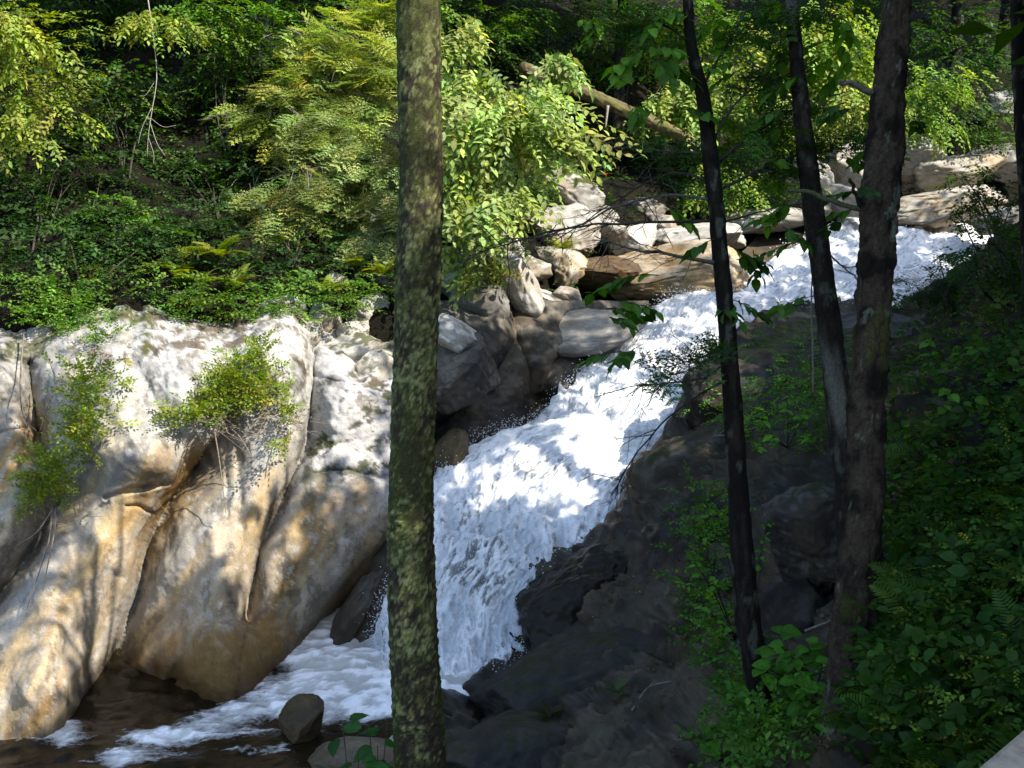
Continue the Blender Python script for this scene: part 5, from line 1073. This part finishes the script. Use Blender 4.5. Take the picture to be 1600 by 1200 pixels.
for k, (x, y, lab, cl) in enumerate([(1400, 830, 'drooping compound leaved plant hugging the right side of the flaky trunk', 1), (1420, 930, 'yellow green maple seedling beside the flaky trunk', 2), (1500, 640, 'leafy weed catching light on the upper bank', 1), (1450, 700, 'plant with pointed leaves right of the flaky trunk', 1), (1570, 700, 'broad weed by the right rim of the bank', 0),
        (1500, 800, 'plain green plant halfway down the bank', 0), (1570, 860, 'round leaved plant above the dim fern', 0), (1440, 1060, 'bright leaved plant low beside the flaky trunk', 1), (1400, 1110, 'large leaved plant at the base of the flaky trunk', 1), (1520, 980, 'maple leaved plant in the middle of the bank', 0), (1480, 560, 'small bushy weed near the top of the bank', 1), (1440, 1160, 'leafy plant at the bottom of the bank', 0), (1560, 1010, 'dusky plant beyond the wooden rail', 0), (1560, 580, 'tall weed under the thin dark trunk', 1), (1410, 740, 'sprig with yellowing leaves behind the flaky trunk', 2)]):
    ft = surf_bank(x, y + 25); dd = float(proj(ft)[2]); sc = dd / 6
    leafy_plant(lab, ft, [(x + q[0], y + q[1], dd - .12, 4) for q in ((-22, -8), (18, -20), (5, 12), (30, 8), (-30, -32))], .08 * sc ** .5, ((.045, .12, .012), (.085, .20, .018), (.18, .23, .02))[cl], 990 + k, .42)
foot = surf_bank(1120, 900)
leafy_plant('thin sapling with airy sprays of small leaves before the dark slope', surf_bank(1150, 1000), [(1100, 800, 7.6, 9), (1130, 840, 7.5, 9), (1085, 880, 7.5, 9), (1120, 900, 7.4, 9), (1100, 950, 7.3, 9), (1140, 790, 7.6, 9), (1200, 810, 7.5, 8), (1190, 850, 7.5, 8), (1130, 980, 7.2, 8)], .06, (.075, .19, .018), 1010, .36)
leafy_plant('low leafy bush of fresh green shoots on the upper ledge', surf_bank(1230, 700), [(1190, 650, 9.6, 9), (1230, 620, 9.8, 9), (1270, 640, 9.6, 9), (1210, 690, 9.3, 9), (1260, 680, 9.3, 9), (1290, 600, 9.8, 7), (1180, 700, 9.3, 6)], .085, (.09, .22, .018), 1011, .36)

# ------------------------------------------------------------------ fallen log, rail, flower
pts = path_px([(815, 105), (860, 125), (910, 144), (960, 166), (1040, 200), (1110, 232)], (19.2, 21.5)); V, f, c = trunk_mesh(pts, [.12, .14, .14, .14, .125, .10], 'flaky', 150, 32, 160)
lr = thing('fallen_log', 'long pale fallen log slanting down through the wood', 'log', pts[-1]); mb = MB(); c = mixc(np.clip(c * 2.4, 0, .4), [.13, .115, .05], .45); mb.add(local(V, pts[-1]), f, c); link('stem', mb.mesh('stem', M_BARK), lr)
for a, b, r0 in (((950, 165), (946, 200), .03), ((890, 140), (900, 110), .03)):
    p = resample(path_px([a, b], 19), 6); V, f = tube(p, np.linspace(r0, r0 * .5, 6), 6); mb = MB(); mb.add(local(V, pts[-1]), f, [.3, .26, .2]); link('branch_stub', mb.mesh('branch_stub', M_BARK), lr)
def beam(mb, a, b, w, h, col=(.3, .25, .2)):
    a, b = np.asarray(a, float), np.asarray(b, float); t = unit(b - a); s = unit(np.cross(t, [0, 0, 1.])) * w / 2 if abs(t[2]) < .9 else np.array([w / 2, 0, 0]); u = unit(np.cross(s, t)) * h / 2; bv = .12
    prof = [(-1, -1 + bv), (-1, 1 - bv), (-1 + bv, 1), (1 - bv, 1), (1, 1 - bv), (1, -1 + bv), (1 - bv, -1), (-1 + bv, -1)]
    V = np.array([e + s * q[0] + u * q[1] for e in (a, b) for q in prof]); k = np.arange(8); mb.add(V, [np.stack([k, (k + 1) % 8, (k + 1) % 8 + 8, k + 8], 1), np.array([k[::-1]]), np.array([k + 8])], col)
ra, rb = unp(1530, 1305, 1.55), unp(1775, 1085, 1.75); pb = np.array([rb[0], rb[1], 3.2]); rr = thing('handrail', 'weathered wooden handrail at the edge of the bank', 'rail', pb)
mb = MB(); beam(mb, ra - pb, rb - pb, .14, .045); link('top_rail', mb.mesh('top_rail', M_WOOD, False), rr)
for q in (.02, .97):
    e = ra * (1 - q) + rb * q - pb; mb = MB(); beam(mb, e - [0, 0, .03], [e[0], e[1], -.4], .09, .09); link('post', mb.mesh('post', M_WOOD, False), rr)
fp = unp(946, 283, 19.0); fr = thing('red_flower', 'tiny red flower on the mossy topped boulder', 'flower', fp); mb = MB(); V, f = tube(np.array([[0, 0, 0], [0, 0, .06], [.01, 0, .12]]), [.006, .005, .004], 5); mb.add(V, f, [.05, .1, .02]); link('stem', mb.mesh('stem', M_BARK), fr)
for k in range(5):
    mb = MB(); tv, tf = leaf_oval(.35); scatter(mb, tv, tf, np.ones(8), [np.array([.01, 0, .12])], [np.array([math.cos(k * 1.26), math.sin(k * 1.26), .4])], [np.array([0, 0, 1.])], [.07], [np.array([.6, .03, .02])]); link('petal', mb.mesh('petal', M_LEAF), fr)

# ------------------------------------------------------------------ crowns of the tall trees (they shade the gorge)
def pts_in(regs, depthf, n, seed):
    r = np.random.default_rng(seed); out = []
    for (x0, y0, x1, y1, w) in regs:
        m = max(2, int(n * w)); x, y = r.uniform(x0, x1, m), r.uniform(y0, y1, m); out.append(unp(x, y, depthf(x, y)))
    return np.concatenate(out)
LIT = np.concatenate([unp([1575, 1590], [1190, 1170], 1.6), unp(650, np.linspace(640, 1200, 9), 5.45), FP[180:800:48, 25:178:48].reshape(-1, 3), pts_in([(0, 20, 110, 230, .8), (200, 0, 340, 70, .5)], lambda x, y: 13.8 + 0 * x, 50, 15), pts_in([(410, 30, 625, 400, 1.6)], lambda x, y: 15.2 + 0 * x, 50, 11), pts_in([(110, 370, 430, 500, 1.2)], lambda x, y: 13.6 + 0 * x, 50, 12), pts_in([(700, 90, 900, 380, 1.)], lambda x, y: 13.8 + 0 * x, 50, 13), pts_in([(1230, 20, 1360, 200, .5), (1000, 110, 1120, 210, .4)], lambda x, y: 20.5 + 0 * x, 50, 14), pts_in([(-80, 500, 300, 740, 1.4), (300, 500, 610, 700, 1.2), (170, 640, 310, 770, .9), (300, 720, 470, 960, .9), (90, 790, 220, 940, .7), (0, 640, 60, 790, .5), (0, 950, 110, 1120, .5), (70, 760, 170, 900, .3)], cl_d, 60, 1),
                      pts_in([(390, 20, 620, 440, 1.8), (700, 80, 900, 400, 1.3), (1000, 90, 1120, 220, .6), (1120, 20, 1380, 230, 1.2), (1400, 100, 1520, 200, .4), (0, 30, 110, 220, .4), (220, 380, 380, 490, .6), (0, 430, 200, 505, .8), (780, 280, 1250, 440, 1.3), (1400, 210, 1590, 330, .6), (700, 420, 850, 520, .4)], lambda x, y: hs_d(x, y) - 1.2, 50, 2)])
DRK = np.concatenate([pts_in([(700, 860, 1600, 1200, 1.5), (1150, 520, 1600, 860, 1.3), (1400, 400, 1600, 520, .5)], bk_d, 60, 3),
                      pts_in([(620, 560, 760, 720, .5), (780, 560, 930, 680, .5)], lambda x, y: 14.3 + 0 * x, 50, 4), FP[:110:12, ::30].reshape(-1, 3), pts_in([(470, 840, 610, 960, .7), (130, 980, 200, 1080, .3), (0, 800, 50, 880, .3)], cl_d, 50, 8), pts_in([(100, 1090, 380, 1190, .8)], lambda x, y: pool_depth(y), 50, 9), unp(655, np.linspace(-10, 560, 12), 5.5),
                      pts_in([(110, 120, 390, 350, 1), (0, 250, 200, 415, 1.2), (900, 60, 1000, 290, .6), (900, 220, 1100, 310, .6), (1400, 0, 1600, 80, .5)], lambda x, y: hs_d(x, y) - .6, 50, 5)])
def ray_dist(Q, A):
    out = np.full(len(Q), 1e9)
    for a in A:
        v = Q - a; t = v @ TOSUN; d = np.linalg.norm(v - t[:, None] * TOSUN, axis=1); out = np.where((t > .8) & (d < out), d, out)
    return out
def crown(root, foot, centres, seed, base=G1, n=26, size=.5):
    r = np.random.default_rng(seed); mb = MB()
    for t in range(3):
        C = centres[t::3]; m = n * len(C); pos = np.repeat(C, n, 0) + r.normal(0, .26, (m, 3)) * [1, 1, .5]
        scatter(mb, *TW_C[t], local(pos, foot), unit(r.normal(size=(m, 3)) * [1, 1, .4] + [0, 0, -.15]), unit(np.array([0, 0, 1.]) + r.normal(0, .3, (m, 3))), size * r.uniform(.7, 1.2, m), leaf_cols(m, base, .2, .1, seed))
    link('crown', mb.mesh('crown', M_LEAF), root)
def choose(C, seed, lit=.42, dark=.55, stray=.10):  # shapes the unseen crowns: clumps picked to shade some spots and sun others
    r = np.random.default_rng(seed); x, y, d = proj(C); mg = 1.25 * F_PX / np.maximum(d, .3); inframe = (d > -1) & ((d < .5) & (np.abs(C[:, 0]) < 2) | (d >= .5) & (x > -mg) & (x < 1600 + mg) & (y > -mg) & (y < 1200 + mg))
    a, b = ray_dist(C, LIT), ray_dist(C, DRK); return C[(~inframe) & (a > lit) & ((b < dark) | (r.random(len(C)) < stray))]
for k, key in enumerate('LMRSE'):
    root, bot, tp, r0 = CLUMPS[key]; r = np.random.default_rng(600 + k); c0 = tp[3]
    C = choose(c0 + unit(r.normal(size=(260, 3))) * (r.random(260) ** .4)[:, None] * [2.4, 2.2, 2.6], 610 + k, .58, .6, .4)
    if len(C) > 3:
        for e in C[:14]:
            j = r.integers(1, 4); V, f = tube(resample(np.array([tp[j], (tp[j] + e) / 2 + [0, 0, .2], e]), 8), np.linspace(.03, .008, 8), 5); mb = MB(); mb.add(local(V, bot), f, [.05, .043, .036]); link('limb', mb.mesh('limb', M_BARK), root)
        crown(root, bot, C, 620 + k, G1, 12, .65)
spots = [(6.5, 2, 8.0), (9, 5, 8.5), (7.5, 8.5, 7.5), (11, 9, 8.5), (10, 1, 10), (13, 4, 10), (8, -2.5, 9.5), (12, 13, 7.5), (15, 8, 10), (12, -3, 11), (5.6, 5.2, 6.5), (16, 15, 9)]
LAB = 'tall broadleaf tree on the slope right of the gorge'
for k, (x, y, h) in enumerate(spots):
    r = np.random.default_rng(700 + k); gz = float(ground_z(np.array([x]), np.array([y]))[0]); foot = np.array([x, y, gz - .2])
    C = choose(foot + [0, 0, h * .62] + unit(r.normal(size=(310, 3))) * (r.random(310) ** .4)[:, None] * [2.9, 2.9, h * .48], 720 + k, .62, .7, .5)
    if len(C) < 6: continue
    root = thing('forest_tree', LAB, 'tree', foot, 'forest trees on the slope right of the gorge'); path = np.array([foot, foot + [.1, .05, h * .35], foot + [-.05, .1, h * .7], foot + [.05, 0, h]])
    V, f, c = trunk_mesh(path, [.2, .16, .12, .04], 'dark', 730 + k, 20, 80); mb = MB(); mb.add(local(V, foot), f, c); link('trunk', mb.mesh('trunk', M_BARK), root)
    for e in C[:10]:
        s = path[1] * .4 + path[2] * .6; V, f = tube(resample(np.array([s, (s + e) / 2 + [0, 0, .3], e]), 8), np.linspace(.04, .01, 8), 5); mb = MB(); mb.add(local(V, foot), f, [.05, .043, .036]); link('limb', mb.mesh('limb', M_BARK), root)
    crown(root, foot, C, 740 + k, G1, 11, .85)
# trees on the far hillside: trunks in the wood, crowns above the frame
for k, (x, y, h, wpx, lab) in enumerate([(180, 20, 7, 9, 'dark straight trunk in the gloomy left wood'), (310, 10, 7, 8, 'slender trunk behind the bare forked twig'), (60, 10, 7, 8, 'dim trunk near the left rim of the wood'), (545, 60, 8, 16, 'grey trunk rising above the hemlock'), (960, 240, 9, 16, 'dark trunk beyond the end of the log'),
                                        (1480, 170, 10, 18, 'far dark trunk behind the sunlit bush'), (1560, 120, 10, 18, 'far trunk near the grey boulder'), (420, 130, 8, 12, 'pale thin trunk left of the hemlock')]):
    foot = surf_hill(x, y) - np.array([0, 0, .2]); r = np.random.default_rng(800 + k); d = float(proj(foot)[2]); rr_ = wpx / 2 / F_PX * d
    path = np.array([foot, foot + [.1, -.1, h * .3], foot + [r.uniform(-.3, .3), -.2, h * .65], foot + [r.uniform(-.4, .4), -.3, h]])
    root = thing('forest_tree', lab, 'tree', foot); V, f, c = trunk_mesh(path, [rr_ * 1.2, rr_, rr_ * .8, rr_ * .3], 'grey' if k in (3, 7) else 'dark', 810 + k, 20, 120); mb = MB(); mb.add(local(V, foot), f, c); link('trunk', mb.mesh('trunk', M_BARK), root)
    C = choose(foot + [1.2, -1.6, h * .75] + unit(r.normal(size=(420, 3))) * (r.random(420) ** .4)[:, None] * [3.0, 3.0, 2.6], 820 + k, .6, .7, .45)
    if len(C) > 3:
        for e in C[:8]:
            s = path[2]; V, f = tube(resample(np.array([s, (s + e) / 2 + [0, 0, .2], e]), 8), np.linspace(.03, .008, 8), 5); mb = MB(); mb.add(local(V, foot), f, [.05, .043, .036]); link('limb', mb.mesh('limb', M_BARK), root)
        crown(root, foot, C, 840 + k, G2, 14, .7)
